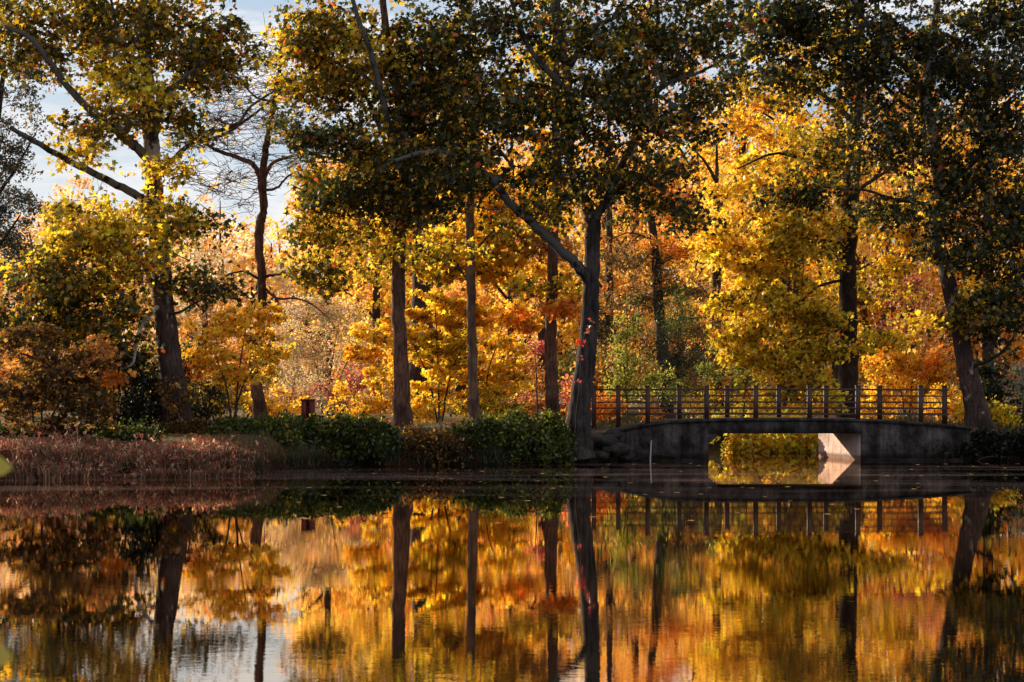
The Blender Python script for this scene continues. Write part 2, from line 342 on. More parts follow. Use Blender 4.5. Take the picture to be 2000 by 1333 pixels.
PAL = dict(  # light and shade of the crowns are partly put into these leaf colours
    weed=[((.06, .085, .014), 4), ((.14, .16, .02), 3), ((.30, .26, .03), 1.6), ((.035, .05, .01), 2), ((.5, .34, .04), .6)],
    sunyellow=[((1.0, .68, .05), 5), ((.95, .55, .04), 3), ((1.0, .80, .14), 2), ((.35, .26, .02), 1)],  # sunlight put into the colour of leaves the sun does not reach
    shadegreen=[((.018, .024, .008), 5), ((.030, .034, .009), 3.2), ((.07, .06, .010), 1.8), ((.40, .25, .02), 1.1), ((.65, .40, .03), .4), ((.4, .07, .02), .12)],  # shade of the upper crowns put into this dark green and the next
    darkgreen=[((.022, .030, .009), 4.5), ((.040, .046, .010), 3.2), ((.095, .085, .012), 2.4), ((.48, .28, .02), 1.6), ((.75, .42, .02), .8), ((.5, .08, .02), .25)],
    olive=[((.035, .040, .010), 3.2), ((.085, .080, .012), 3), ((.30, .20, .015), 2.6), ((.66, .38, .02), 2.3), ((.6, .12, .02), .35)],
    planegold=[((.05, .05, .012), 2.2), ((.26, .20, .02), 2.6), ((.78, .50, .03), 4), ((.90, .62, .04), 2.2), ((.7, .16, .02), .35)],
    yelgreen=[((.36, .26, .015), 2.4), ((.76, .49, .025), 4), ((.95, .62, .04), 4), ((.08, .075, .012), 2.4), ((.85, .30, .03), .4)],
    yellow=[((.95, .58, .03), 5), ((.85, .45, .025), 3), ((.95, .70, .10), 2), ((.16, .12, .015), 2), ((.85, .32, .03), .7)],
    gold=[((.95, .50, .03), 4), ((.88, .38, .02), 3), ((.90, .62, .05), 2), ((.25, .12, .015), 1.8)],
    orange=[((.90, .30, .03), 4), ((.70, .20, .02), 3), ((.8, .40, .04), 2), ((.35, .12, .02), 1.5)],
    rust=[((.60, .24, .05), 4), ((.35, .16, .04), 3), ((.75, .34, .05), 2.4), ((.14, .08, .02), 1.6)],
    rustdark=[((.15, .07, .015), 4), ((.26, .12, .02), 2.5), ((.05, .035, .01), 3), ((.42, .20, .03), .9)],  # rust with shade put into the leaf colour
    red=[((.65, .05, .02), 4), ((.75, .14, .02), 3), ((.4, .03, .03), 2)],
    crimson=[((.42, .06, .06), 3), ((.55, .16, .10), 3), ((.20, .04, .04), 3), ((.6, .28, .08), 2)],
    shrub=[((.028, .046, .010), 5), ((.055, .075, .014), 3.4), ((.13, .14, .02), 2.2), ((.42, .30, .03), .6)],
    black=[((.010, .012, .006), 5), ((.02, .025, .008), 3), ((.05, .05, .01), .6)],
    hazy=[((.62, .48, .28), 4), ((.72, .52, .28), 3), ((.45, .38, .20), 2.4), ((.72, .40, .2), 1.5)],  # pale glow of haze put into this and the next three palettes
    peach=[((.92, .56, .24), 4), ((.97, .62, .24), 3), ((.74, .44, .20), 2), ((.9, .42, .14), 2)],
    hazeorange=[((.95, .42, .09), 4), ((.95, .54, .12), 3), ((.70, .30, .08), 1.8)],
    hazeyellow=[((.98, .64, .12), 4), ((.95, .50, .08), 3), ((.80, .50, .08), 1.5)],
    bluegreen=[((.045, .055, .05), 4), ((.07, .075, .06), 3), ((.25, .17, .06), 1.2), ((.4, .18, .05), .5)],  # greyish blue of shadow put into the leaf colour
    cypress=[((.05, .055, .02), 3), ((.12, .09, .03), 3), ((.40, .18, .04), 2.2), ((.55, .24, .05), .9)],
    greygreen=[((.14, .16, .12), 4), ((.2, .22, .16), 3), ((.09, .10, .07), 2)],
    freshgreen=[((.20, .22, .03), 3), ((.42, .40, .06), 3), ((.60, .50, .08), 2), ((.08, .10, .02), 2)],
)
def pick(pal, n):
    items = [p for p in PAL[pal]]; w = np.array([i[1] for i in items], float); w /= w.sum()
    c = np.array([i[0] for i in items])[rng.choice(len(items), n, p=w)]
    return c * (0.75 + .5 * rng.random((n, 1))) * (1 + .10 * rng.normal(size=(n, 3)))

def twigs_to(mb, skel, cents, r_max=.035, seg=4, sub=4, subr=.6, wander=.12, mat=0, tip=.005, up=.5):
    """grow a branch from the nearest part of the skeleton to every clump centre, nearest clump first"""
    S = [np.asarray(skel, float)]
    allp = np.vstack(S)
    d0 = np.array([np.min(((allp - c) ** 2).sum(1)) for c in cents])
    for i in np.argsort(d0):
        c = cents[i]
        dv = c - allp
        cost = (dv ** 2).sum(1) + up * np.clip(-dv[:, 2], 0, None) * 3
        k = int(np.argmin(cost)); a = allp[k]
        L = float(np.linalg.norm(c - a)) + 1e-6
        t = np.linspace(0, 1, 7)[:, None]
        bend = np.array([0, 0, 1.]) * L * .10
        p = a * (1 - t) + c * t + (4 * t * (1 - t)) * (bend + rng.normal(size=3) * L * .07) + rng.normal(size=(7, 3)) * wander * L * .18 * (t > 0)
        r = min(r_max, .009 * L ** .8 + .006)
        tube(mb, p, np.linspace(r, max(tip, r * .35), 7), seg, mat)
        allp = np.vstack([allp, p[2:]])
        for _ in range(sub):
            q0 = p[rng.integers(2, 7)]; dr = rng.normal(size=3); dr /= np.linalg.norm(dr)
            dr[2] = dr[2] * .5 + .1
            l = subr * (.4 + .8 * rng.random()); tt = np.linspace(0, 1, 4)[:, None]
            pp = q0 + dr * l * tt + rng.normal(size=(4, 3)) * .06 * l * tt
            tube(mb, pp, np.linspace(max(tip, r * .3), tip * .7, 4), 3, mat)

def inside_ell(n, rad, power=.45):
    v = rng.normal(size=(n, 3)); v /= np.linalg.norm(v, axis=1)[:, None]
    return v * (rng.random((n, 1)) ** power) * np.asarray(rad)

def crown_clumps(regs, D):
    """regs: (px, py, rx_px, ry_px, depth offset, n clumps, palette) -> centres, palettes"""
    C, Pn = [], []
    for (px, py, rx, ry, dd, n, pal) in regs:
        DD = D + dd; s = DD / F
        c0 = P(px, py, DD)
        rd = max(.9, min(rx * s, 2.6)) if D < 75 and ry > 30 else max(.7, min(rx * s * .45, 1.5))
        e = inside_ell(n, (rx * s, rd, ry * s), .42)
        C.append(c0 + e); Pn += [pal] * n
    return np.vstack(C), Pn

def leafy(mb, cents, pals, per=70, cr=.62, size=.17, shape=MAPLE, mat=0, flat=.6, upn=.8, svar=.5, droop=.5, face=-.2, center=None, brite=None):
    for c, pl in zip(cents, pals):
        k = max(6, int(per * (.6 + .8 * rng.random())))
        r = cr * (.65 + .7 * rng.random())
        tilt = rng.normal(size=3) * .25
        e = inside_ell(k, (r, r, r * flat), .5)
        e[:, 2] += e[:, 0] * tilt[0] + e[:, 1] * tilt[1] - .18 * (e[:, 0] ** 2 + e[:, 1] ** 2) / max(r, .1)
        nr = rng.normal(size=(k, 3)) * .6; nr[:, 2] += upn * .55; nr[:, 1] += face; nr += np.array([-.45, .62, .2]) * 1.0 * (1 if face > -1 else 0)
        nr += e / r * .2
        col = pick(pl, k) * (.75 + .5 * rng.random())
        leaves(mb, c + e, nr, size * (1 + svar * (rng.random(k) * 2 - 1)), np.clip(col, 0, .95), shape, mat, droop=droop)

def tree(name, label, cat, D, trunk, trad, limbs=(), regs=(), per=70, cr=.62, size=.17, shape=MAPLE, bark=BARK, lbark=None,
         leafm=None, group=None, base=True, sub=4, flat=.6, twigr=.035, flare=1.5, extra=None, lump=.10, upn=.8, droop=.5, part='crown', twig_seg=4, dens=1.0):
    """trunk: [(px, py[, depth offset])...] in photo pixels at depth D"""
    lbark = lbark or bark
    tp = [P(t[0], t[1], D + (t[2] if len(t) > 2 else 0)) for t in trunk]
    bx, by = tp[0][0], tp[0][1]
    if base:
        g0 = max(-.1, gz(bx, by))
        if tp[0][2] > g0 + .15: tp.insert(0, np.array([bx, by, g0 - .25])); trad = [trad[0] * 1.12] + list(trad)
        else: tp[0][2] = min(tp[0][2], g0 - .2)
    org = np.array([bx, by, tp[0][2]])
    root = thing(name, org, label, cat, group)
    path, prm = smooth_path(tp, 7)
    rad = np.interp(prm, np.arange(len(trad)), trad)
    path = path + rng.normal(size=path.shape) * rad[:, None] * .05
    if base and flare > 1:
        z = path[:, 2] - org[2]; rad = rad * (1 + (flare - 1) * np.exp(-z / (rad[0] * 2.2)))
    m = MB(); tube(m, path, rad, 14, 0, lump=lump)
    m.build('trunk', bark, root, org, smooth=True)
    skel = [path[len(path) // 3:]]
    for lb in limbs:
        pts, r0, r1 = lb[0], lb[1], lb[2]
        lp = [P(t[0], t[1], D + (t[2] if len(t) > 2 else 0)) for t in pts]
        # spring the limb from the trunk it belongs to
        pp, pr = smooth_path(lp, 6)
        rr = np.interp(pr, [0, len(lp) - 1], [r0, r1])
        pp = pp + rng.normal(size=pp.shape) * rr[:, None] * .12
        m = MB(); tube(m, pp, rr, 9, 0, lump=.08)
        m.build('limb', lbark, root, org, smooth=True)
        skel.append(pp[2:])
    if regs:
        regs = [(*q[:5], max(1, int(q[5] * dens)), q[6]) for q in regs]
        cents, pals = crown_clumps(regs, D)
        m = MB(); twigs_to(m, np.vstack(skel), cents, r_max=twigr, sub=sub, subr=cr, seg=twig_seg)
        m.build('branchwork', TWIG, root, org)
        m = MB(); leafy(m, cents, pals, per, cr, size, shape, 0, flat, upn=upn, droop=droop)
        m.build(part, leafm or LEAF, root, org)
    return root

def bush(name, label, cat, D, regs, stems, per=70, cr=.4, size=.11, shape=OVAL, leafm=None, sub=3, flat=.75, group=None, bark=TWIG, sr=.03, upn=.8, droop=.5):
    """stems: [(px, py0, px1, py1)] each stem a part"""
    cents, pals = crown_clumps(regs, D)
    # keep the clumps above the ground
    g = ground(cents[:, 0], cents[:, 1]); cents[:, 2] = np.maximum(cents[:, 2], np.maximum(g, 0) + .12)
    bx = (stems[0][0] - 1000) / F * D
    org = np.array([bx, D, max(-.05, gz(bx, D))])
    root = thing(name, org, label, cat, group)
    sk = []
    for (a, _, b, y1) in stems:
        p0 = P(a, 760, D); p0[2] = max(-.1, gz(p0[0], D)) - .1
        p1 = P(b, y1, D + rng.normal() * .3)
        pm = (p0 + p1) / 2 + np.array([(p0[0] - p1[0]) * .18, rng.normal() * .15, .1])
        pp, pr = smooth_path([p0, pm, p1], 6)
        m = MB(); tube(m, pp + rng.normal(size=pp.shape) * .012, np.linspace(sr * 1.4, sr * .5, len(pp)), 6)
        m.build('stem', bark, root, org, smooth=True); sk.append(pp[3:])
    m = MB(); twigs_to(m, np.vstack(sk), cents, r_max=sr * .7, sub=sub, subr=cr, seg=3, tip=.004)
    m.build('branchwork', TWIG, root, org)
    m = MB(); leafy(m, cents, pals, per, cr, size, shape, 0, flat, upn=upn, droop=droop)
    m.build('foliage', leafm or LEAF, root, org)
    return root
# ================================================================== the row of big trees along the bank
tree('plane_tree', 'tall plane tree with flaking pale bark and two long limbs reaching over the reddish reeds', 'tree', 66,
     [(345, 815), (335, 720), (320, 600), (313, 500), (303, 400), (297, 300), (292, 240), (286, 120), (278, 0), (272, -120)],
     [.42, .38, .33, .31, .29, .27, .24, .19, .14, .08],
     limbs=[([(300, 400), (270, 383, -.5), (205, 350, -1.2), (130, 312, -1.8), (68, 277, -2.4), (20, 250, -3)], .15, .07),
            ([(296, 318), (262, 285, -.4), (215, 245, -.8), (150, 190, -1.2), (95, 118, -1.6), (60, 75, -1.8), (10, 52, -2)], .17, .06),
            ([(298, 300), (303, 255, -.3), (316, 205, -.5), (345, 165, -.8), (400, 120, -1.2)], .15, .05),
            ([(285, 110), (240, 60, .5), (180, 35, 1), (140, 20, 1.2)], .09, .04),
            ([(288, 180), (250, 120, -.6), (230, 60, -1), (215, -10, -1.4)], .09, .04),
            ([(314, 610), (345, 612, -.5), (372, 598, -.8), (402, 582, -1)], .06, .02),
            ([(306, 350), (350, 300, .8), (398, 265, 1.4), (462, 243, 2), (488, 210, 2.4), (540, 175, 3)], .10, .03),
            ([(312, 560), (293, 545, -.4), (282, 520, -.8), (262, 510, -1)], .09, .04)],
     regs=[(110, 55, 150, 75, 0, 30, 'olive'), (290, 50, 160, 80, 0, 44, 'olive'), (240, 160, 120, 70, -1, 28, 'planegold'),
           (380, 120, 90, 80, 0, 22, 'olive'), (200, 250, 95, 45, -1, 12, 'olive'), (330, 220, 70, 30, 0, 6, 'darkgreen'),
           (180, 310, 80, 30, -2, 6, 'planegold'), (335, 330, 55, 30, -1, 6, 'yelgreen'), (190, 440, 100, 70, -2, 40, 'yelgreen'),
           (305, 420, 70, 50, -1, 14, 'planegold'), (110, 540, 120, 60, -2, 30, 'olive'), (250, 520, 90, 60, -1.5, 20, 'planegold'),
           (415, 545, 70, 40, 0, 11, 'darkgreen'), (400, 440, 60, 30, 0, 6, 'darkgreen'), (200, 630, 110, 55, -1, 26, 'olive'),
           (50, 630, 90, 50, -1, 20, 'darkgreen'), (230, 690, 60, 35, -.5, 9, 'shadegreen'), (90, 590, 80, 40, -1, 10, 'shadegreen'), (300, -60, 300, 60, 0, 40, 'olive'), (40, 120, 80, 60, -1, 14, 'olive'), (460, 70, 60, 60, 0, 10, 'olive'), (190, 60, 100, 60, 1, 12, 'olive'), (370, 250, 50, 40, 0, 5, 'olive')],
     bark=BARKP, lbark=BARKL, size=.165, per=62, cr=.9, flat=.42, dens=1.15)

tree('bare_tree', 'nearly leafless tree with a forked crooked trunk and fine twigs against the pale sky', 'tree', 74,
     [(508, 805), (499, 720), (511, 620), (511, 545), (505, 480), (508, 435), (515, 410), (511, 350)],
     [.25, .18, .155, .155, .155, .17, .135, .17],
     limbs=[([(511, 355), (497, 325), (470, 310, .6), (430, 297, 1), (395, 278, 1.4), (350, 262, 1.6), (320, 265, 2)], .11, .03),
            ([(511, 352), (518, 300, -.4), (528, 240, -.6), (540, 180, -.8), (552, 90, -1), (560, 10, -1)], .14, .05),
            ([(512, 360), (530, 322, .5), (560, 308, 1), (600, 302, 1.4), (640, 300, 1.8)], .08, .03),
            ([(512, 372), (540, 368, -.5), (562, 345, -.9), (590, 330, -1.2)], .06, .02),
            ([(510, 548), (496, 540), (478, 531, -.4), (448, 535, -.8), (430, 545, -1)], .06, .02),
            ([(514, 542), (530, 538), (552, 536, -.5), (572, 543, -.8)], .07, .025),
            ([(514, 560), (540, 583, -.5), (575, 583, -.9), (600, 590, -1.2), (622, 604, -1.6), (645, 625, -1.9)], .05, .015),
            ([(535, 200), (500, 190, .5), (470, 160, .8), (450, 140, 1)], .05, .02),
            ([(395, 278, 1.4), (440, 262, 1), (480, 235, .5), (520, 205, 0), (548, 180, -.5)], .07, .03)],
     bark=BARKR, regs=[], flare=1.3, lump=.3)
def bare_twigs():
    root = [o for o in bpy.data.objects if o.name.startswith('bare_tree')][0]
    org = np.array(root.location)
    D = 74
    sk = [P(a, b, D + c) for a, b, c in [(497, 325, 0), (470, 310, .6), (430, 297, 1), (395, 278, 1.4), (350, 262, 1.6), (518, 300, -.4), (528, 240, -.6), (540, 180, -.8), (552, 90, -1),
          (560, 308, 1), (600, 302, 1.4), (562, 345, -.9), (590, 330, -1.2), (440, 262, 1), (480, 235, .5), (478, 531, -.4), (552, 536, -.5), (600, 590, -1.2)]]
    C, _ = crown_clumps([(430, 220, 110, 90, 1, 110, 'rust'), (560, 250, 90, 110, -.5, 80, 'rust'), (460, 360, 90, 60, 1, 36, 'rust'),
                         (610, 340, 60, 50, 0, 22, 'rust'), (500, 130, 90, 80, 0, 40, 'rust'), (370, 300, 50, 60, 1, 20, 'rust'), (440, 560, 40, 30, 0, 6, 'rust'), (620, 640, 50, 60, -1, 10, 'rust')], D)
    m = MB(); twigs_to(m, np.array(sk), C, r_max=.035, sub=5, subr=1.1, seg=3, wander=.45, tip=.012)
    m.build('branchwork', BARKR, root, org)
    m = MB(); leafy(m, C[rng.choice(len(C), 60)], ['rust'] * 30 + ['gold'] * 30, 5, .7, .10, OVAL)
    m.build('crown', LEAF, root, org)
bare_twigs()

tree('plane_tree', 'straight scaly trunk rising beside the yellow shrubs into an olive and gold crown', 'tree', 70,
     [(786, 812), (783, 700), (778, 600), (779, 510), (781, 450), (788, 380), (792, 300), (780, 200), (760, 100), (745, -20), (740, -100)],
     [.30, .25, .235, .22, .22, .20, .18, .17, .14, .11, .07],
     limbs=[([(780, 470), (765, 440, -.3), (748, 405, -.6), (742, 370, -.8)], .07, .03),
            ([(790, 330), (765, 270, -1), (742, 170, -1.6), (720, 90, -2), (700, 40, -2.2), (684, -20, -2.4)], .13, .07),
            ([(788, 260), (830, 190, .6), (865, 130, 1), (905, 60, 1.4)], .10, .04),
            ([(785, 360), (720, 330, .6), (650, 310, 1.2), (590, 300, 1.5)], .08, .03),
            ([(740, 170, -1.6), (700, 140, -1), (660, 125, -.6), (620, 100, -.4)], .06, .02)],
     regs=[(640, 50, 120, 75, 0, 30, 'olive'), (720, 110, 110, 85, 0, 32, 'planegold'), (600, 160, 70, 60, 0, 12, 'planegold'),
           (790, 190, 120, 80, 0, 34, 'darkgreen'), (640, 270, 90, 50, -1, 22, 'darkgreen'), (745, 290, 110, 60, -1, 24, 'olive'),
           (690, 375, 110, 50, -1, 24, 'darkgreen'), (610, 440, 60, 50, 0, 8, 'olive'), (800, 400, 100, 50, -1, 22, 'darkgreen'),
           (700, 490, 110, 45, 0, 18, 'planegold'), (850, 90, 90, 80, 0, 24, 'darkgreen'), (630, 545, 60, 35, 0, 8, 'olive'), (740, -60, 200, 60, 0, 30, 'olive'),
           (870, 300, 70, 60, 0, 14, 'darkgreen'), (560, 60, 50, 60, 0, 6, 'planegold'), (640, 170, 90, 60, 0, 14, 'olive'), (560, 230, 50, 60, 0, 5, 'olive'), (620, 360, 70, 40, 0, 9, 'planegold'), (880, 200, 80, 80, 0, 14, 'darkgreen'), (850, 480, 80, 30, 0, 7, 'planegold')],
     bark=BARKR, lbark=BARKL, size=.165, per=62, cr=.9, flat=.42, dens=1.15)

tree('plane_tree', 'broad grey trunk at the left end of the bridge under a dark green crown', 'tree', 69,
     [(1130, 905), (1128, 850), (1133, 790), (1145, 700), (1153, 610), (1156, 520), (1158, 432)],
     [.47, .42, .36, .32, .29, .27, .26],
     limbs=[([(1157, 440), (1148, 400, .1), (1128, 370, .2), (1115, 320, .3), (1112, 220, .4), (1105, 130, .5), (1095, 60, .5), (1080, -60, .4)], .22, .10),
            ([(1159, 440), (1170, 415), (1182, 395, -.3), (1200, 350, -.7), (1230, 290, -.6), (1268, 210, -.2), (1262, 120, .4), (1285, 50, .8), (1275, -40, 1)], .17, .06),
            ([(1152, 552), (1128, 520, -.3), (1095, 488, -.6), (1050, 445, -.9), (1000, 400, -1.2), (960, 352, -1.6), (925, 322, -1.9), (872, 300, -2.3), (820, 300, -2.7), (770, 315, -3)], .20, .06),
            ([(925, 325, -1.9), (890, 328, -1.4), (850, 328, -1.2), (815, 350, -1)], .05, .02),
            ([(1112, 185), (1072, 140, -.5), (1045, 110, -.8), (1022, 70, -1), (1000, 10, -1)], .13, .05),
            ([(1108, 120), (1085, 60, .3), (1078, -10, .4)], .10, .06),
            ([(1115, 130), (1150, 60, .5), (1200, 35, .8), (1255, -10, 1)], .10, .05),
            ([(1262, 200, -1.6), (1310, 160, -1.2), (1370, 140, -1), (1440, 100, -.8)], .09, .03),
            ([(1005, 400, -1.2), (960, 410, -1.6), (920, 400, -2)], .04, .02)],
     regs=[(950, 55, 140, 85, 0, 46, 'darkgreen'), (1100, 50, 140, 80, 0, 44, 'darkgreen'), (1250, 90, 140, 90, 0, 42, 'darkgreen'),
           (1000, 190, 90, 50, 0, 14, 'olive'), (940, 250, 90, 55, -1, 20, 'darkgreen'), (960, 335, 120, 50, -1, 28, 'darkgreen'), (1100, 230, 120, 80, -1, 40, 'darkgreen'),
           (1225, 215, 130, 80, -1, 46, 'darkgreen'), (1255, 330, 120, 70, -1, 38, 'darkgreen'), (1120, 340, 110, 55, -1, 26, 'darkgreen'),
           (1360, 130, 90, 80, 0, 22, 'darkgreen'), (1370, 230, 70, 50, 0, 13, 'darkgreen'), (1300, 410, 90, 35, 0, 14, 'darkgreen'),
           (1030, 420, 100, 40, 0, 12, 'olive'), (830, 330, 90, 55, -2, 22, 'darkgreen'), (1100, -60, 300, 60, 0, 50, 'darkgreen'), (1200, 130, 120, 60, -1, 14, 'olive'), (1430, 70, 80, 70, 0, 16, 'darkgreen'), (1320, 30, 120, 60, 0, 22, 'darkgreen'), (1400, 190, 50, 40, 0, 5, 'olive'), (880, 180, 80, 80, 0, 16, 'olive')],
     bark=BARKG, lbark=BARKL, size=.165, per=66, cr=.9, flat=.42, dens=.88, flare=1.28)

tree('plane_tree', 'leaning trunk at the right end of the bridge under the darkest green crown', 'tree', 74,
     [(1925, 885), (1905, 790), (1885, 700), (1862, 590), (1845, 520), (1828, 455), (1835, 360), (1822, 270), (1810, 180), (1822, 100), (1830, 0), (1832, -80)],
     [.50, .38, .33, .29, .27, .25, .23, .21, .19, .17, .13, .09],
     limbs=[([(1838, 385), (1868, 350, -.4), (1900, 318, -.8), (1922, 285, -1), (1945, 240, -1.2), (1975, 190, -1.4)], .14, .06),
            ([(1822, 270), (1842, 240, .4), (1868, 225, .8), (1900, 215, 1.2)], .07, .03),
            ([(1812, 190), (1780, 150, -.6), (1740, 100, -1.2), (1690, 40, -1.8), (1650, -20, -2)], .10, .04),
            ([(1832, 400), (1780, 395, -.8), (1730, 385, -1.5), (1690, 372, -2), (1600, 365, -2.6)], .08, .03),
            ([(1888, 720), (1930, 705, -.6), (1965, 680, -1.2), (1990, 640, -1.6)], .08, .03),
            ([(1815, 230), (1760, 200, .6), (1700, 140, 1), (1640, 110, 1.3), (1540, 60, 1.5)], .09, .03)],
     regs=[(1500, 50, 100, 75, 0, 28, 'shadegreen'), (1620, 40, 110, 75, 0, 34, 'shadegreen'), (1650, 140, 120, 80, 0, 36, 'shadegreen'),
           (1780, 90, 120, 110, 0, 40, 'shadegreen'), (1910, 100, 120, 110, 0, 46, 'shadegreen'), (1710, 250, 100, 80, -1, 26, 'shadegreen'),
           (1820, 290, 110, 80, -1, 24, 'shadegreen'), (1950, 300, 80, 100, -1, 30, 'shadegreen'), (1600, 320, 100, 60, -2, 14, 'olive'),
           (1900, 470, 110, 80, -1, 40, 'shadegreen'), (1960, 590, 80, 80, -1, 32, 'shadegreen'), (1905, 620, 60, 55, -1, 14, 'olive'),
           (1740, 410, 110, 35, -1, 18, 'shadegreen'), (1560, 385, 100, 30, -2, 11, 'shadegreen'), (1850, 130, 120, 100, 1, 14, 'olive'), (1480, 130, 70, 50, 0, 10, 'shadegreen'),
           (1750, -60, 320, 60, 0, 60, 'shadegreen'), (1970, 40, 60, 60, 0, 20, 'shadegreen'), (1560, 20, 60, 40, 0, 10, 'shadegreen'), (1990, 450, 60, 200, 0, 34, 'shadegreen'), (1860, 380, 60, 50, -1, 12, 'shadegreen'), (1560, 180, 100, 50, 0, 10, 'olive'), (1960, 200, 70, 90, -1, 22, 'shadegreen'), (1860, 200, 80, 80, 0, 16, 'shadegreen')],
     bark=BARKP, lbark=BARK, size=.165, per=70, cr=.9, flat=.42, dens=1.0, flare=1.45)

tree('maple_tree', 'dark straight trunk just behind the bridge with drooping bright yellow branches', 'tree', 81,
     [(1655, 790), (1658, 700), (1657, 600), (1656, 500), (1662, 400), (1668, 300), (1675, 180), (1680, 60), (1682, -60)],
     [.40, .37, .35, .34, .33, .29, .24, .18, .10],
     limbs=[([(1655, 640), (1620, 650, -.5), (1580, 655, -1), (1540, 670, -1.3)], .07, .02),
            ([(1656, 545), (1600, 560, -.6), (1560, 600, -1.2), (1545, 660, -1.4)], .07, .02),
            ([(1656, 530), (1690, 520, .4), (1720, 505, .8)], .08, .03),
            ([(1658, 480), (1600, 470, .8), (1540, 500, 1.4), (1500, 560, 1.8)], .08, .03),
            ([(1664, 380), (1600, 330, -1), (1520, 300, -1.6), (1440, 330, -2)], .10, .03),
            ([(1664, 380), (1740, 330, .6), (1800, 300, 1)], .09, .03),
            ([(1672, 240), (1600, 180, .8), (1520, 140, 1.4), (1450, 150, 1.8)], .09, .03)],
     regs=[(1440, 490, 80, 70, -1, 26, 'yellow'), (1550, 490, 110, 70, -1, 40, 'yelgreen'), (1500, 590, 120, 60, -1.5, 40, 'yelgreen'), (1440, 680, 60, 60, -1, 15, 'yelgreen'),
           (1530, 690, 110, 60, -1.5, 38, 'yelgreen'), (1610, 640, 60, 60, -1.5, 16, 'yelgreen'), (1560, 765, 100, 35, -1.5, 20, 'yelgreen'), (1600, 400, 100, 60, 0, 22, 'yellow'),
           (1750, 470, 80, 60, 0, 18, 'yellow'), (1740, 570, 70, 60, 0, 12, 'yelgreen'), (1480, 370, 100, 60, 0, 20, 'yellow'), (1560, 280, 120, 70, 0, 26, 'yellow'),
           (1470, 230, 90, 60, 0, 16, 'gold'), (1720, 670, 60, 40, -1, 8, 'yelgreen'), (1780, 640, 60, 40, 0, 6, 'yellow'), (1640, 120, 150, 80, 0, 20, 'yellow'), (1790, 380, 90, 50, 0, 10, 'yellow')],
     bark=BARK, size=.165, per=78, cr=.72, flat=.42, dens=.92, flare=1.25, droop=.9)

# ------------------------------------------------------------------ trees standing further back
tree('broad_trunk_tree', 'thick furrowed trunk half hidden behind the spreading yellow shrub', 'tree', 96,
     [(820, 790), (822, 680), (826, 580), (830, 480), (828, 380), (820, 260), (815, 140)],
     [.58, .53, .51, .50, .46, .36, .2],
     limbs=[([(829, 430), (800, 360, 1), (760, 290, 1.4), (730, 220, 1.8)], .2, .08), ([(828, 400), (870, 320, -1), (910, 250, -1.4)], .2, .08)],
     regs=[(830, 330, 130, 80, 1, 30, 'gold'), (740, 420, 110, 70, 1, 26, 'yellow'), (900, 420, 100, 60, 1, 20, 'yellow'), (820, 210, 130, 80, 1, 20, 'planegold'), (830, 520, 100, 40, 2, 12, 'yellow')],
     bark=bark_mat('deep_furrowed_bark', (.02, .012, .01), (.12, .06, .045), sx=7, bump=1.0), size=.2, per=60, cr=.8)
tree('slender_tree', 'slender sunlit trunk with golden leaves, between the scaly trunk and the reddish one', 'tree', 77,
     [(926, 805), (923, 720), (921, 600), (919, 500), (918, 420), (922, 330), (926, 240), (930, 120)],
     [.21, .18, .17, .165, .16, .14, .11, .06],
     limbs=[([(921, 560), (880, 500, .6), (840, 470, 1)], .05, .02), ([(920, 500), (965, 450, -.6), (1010, 430, -1)], .05, .02)],
     regs=[(930, 470, 110, 60, 1, 30, 'yellow'), (860, 520, 90, 45, 1, 18, 'yelgreen'), (990, 520, 80, 50, 1, 22, 'yellow'), (960, 380, 110, 50, 1, 20, 'gold'), (900, 270, 90, 60, 1, 12, 'gold'), (1020, 450, 70, 40, 1, 10, 'yelgreen')],
     bark=bark_mat('warm_smooth_bark', (.09, .05, .035), (.26, .17, .12), sx=8, bump=.25), size=.19, per=66)
tree('slender_tree', 'straight reddish trunk close to the left of the big grey trunk', 'tree', 76,
     [(1080, 815), (1077, 740), (1075, 650), (1079, 560), (1080, 470), (1088, 360), (1086, 240), (1086, 120), (1084, 0)],
     [.26, .235, .22, .20, .19, .17, .15, .13, .10],
     limbs=[([(1080, 440), (1040, 400, 1), (1000, 380, 1.5)], .05, .02)],
     regs=[(1060, 560, 70, 30, 0, 7, 'yelgreen'), (1100, 600, 50, 24, -1, 7, 'orange'), (1060, 480, 60, 40, 1, 8, 'rust'), (1080, 300, 90, 70, 1, 14, 'gold'), (1075, 150, 100, 80, 1, 14, 'planegold')],
     bark=BARKR, size=.18, per=56, flare=1.3)
tree('cypress_tree', 'dusky cypress with a thin tilted trunk and layered rusty branches', 'tree', 100,
     [(1298, 760), (1295, 690), (1286, 590), (1280, 500), (1272, 420), (1266, 320), (1262, 200)],
     [.36, .30, .25, .22, .18, .13, .05],
     limbs=[([(1290, 640), (1330, 625, -.6), (1380, 620, -1)], .05, .02), ([(1285, 590), (1240, 575, .6), (1200, 580, 1)], .05, .02), ([(1280, 520), (1330, 500, .6), (1370, 505, 1)], .05, .02), ([(1276, 470), (1230, 455, -.6), (1190, 470, -1)], .05, .02)],
     regs=[(1330, 480, 80, 25, 0, 12, 'orange'), (1230, 500, 80, 25, 0, 14, 'cypress'), (1330, 560, 85, 25, 0, 15, 'cypress'), (1230, 590, 80, 25, 1, 13, 'cypress'), (1330, 640, 85, 25, 1, 16, 'cypress'),
           (1220, 670, 70, 25, 1, 12, 'cypress'), (1320, 710, 90, 30, 1, 18, 'cypress'), (1280, 390, 80, 40, 0, 14, 'orange'), (1270, 300, 60, 60, 0, 12, 'hazeorange'), (1380, 440, 50, 40, 0, 8, 'gold')],
     bark=BARK, size=.20, per=110, cr=1.0, shape=NEEDLE, flat=.3)

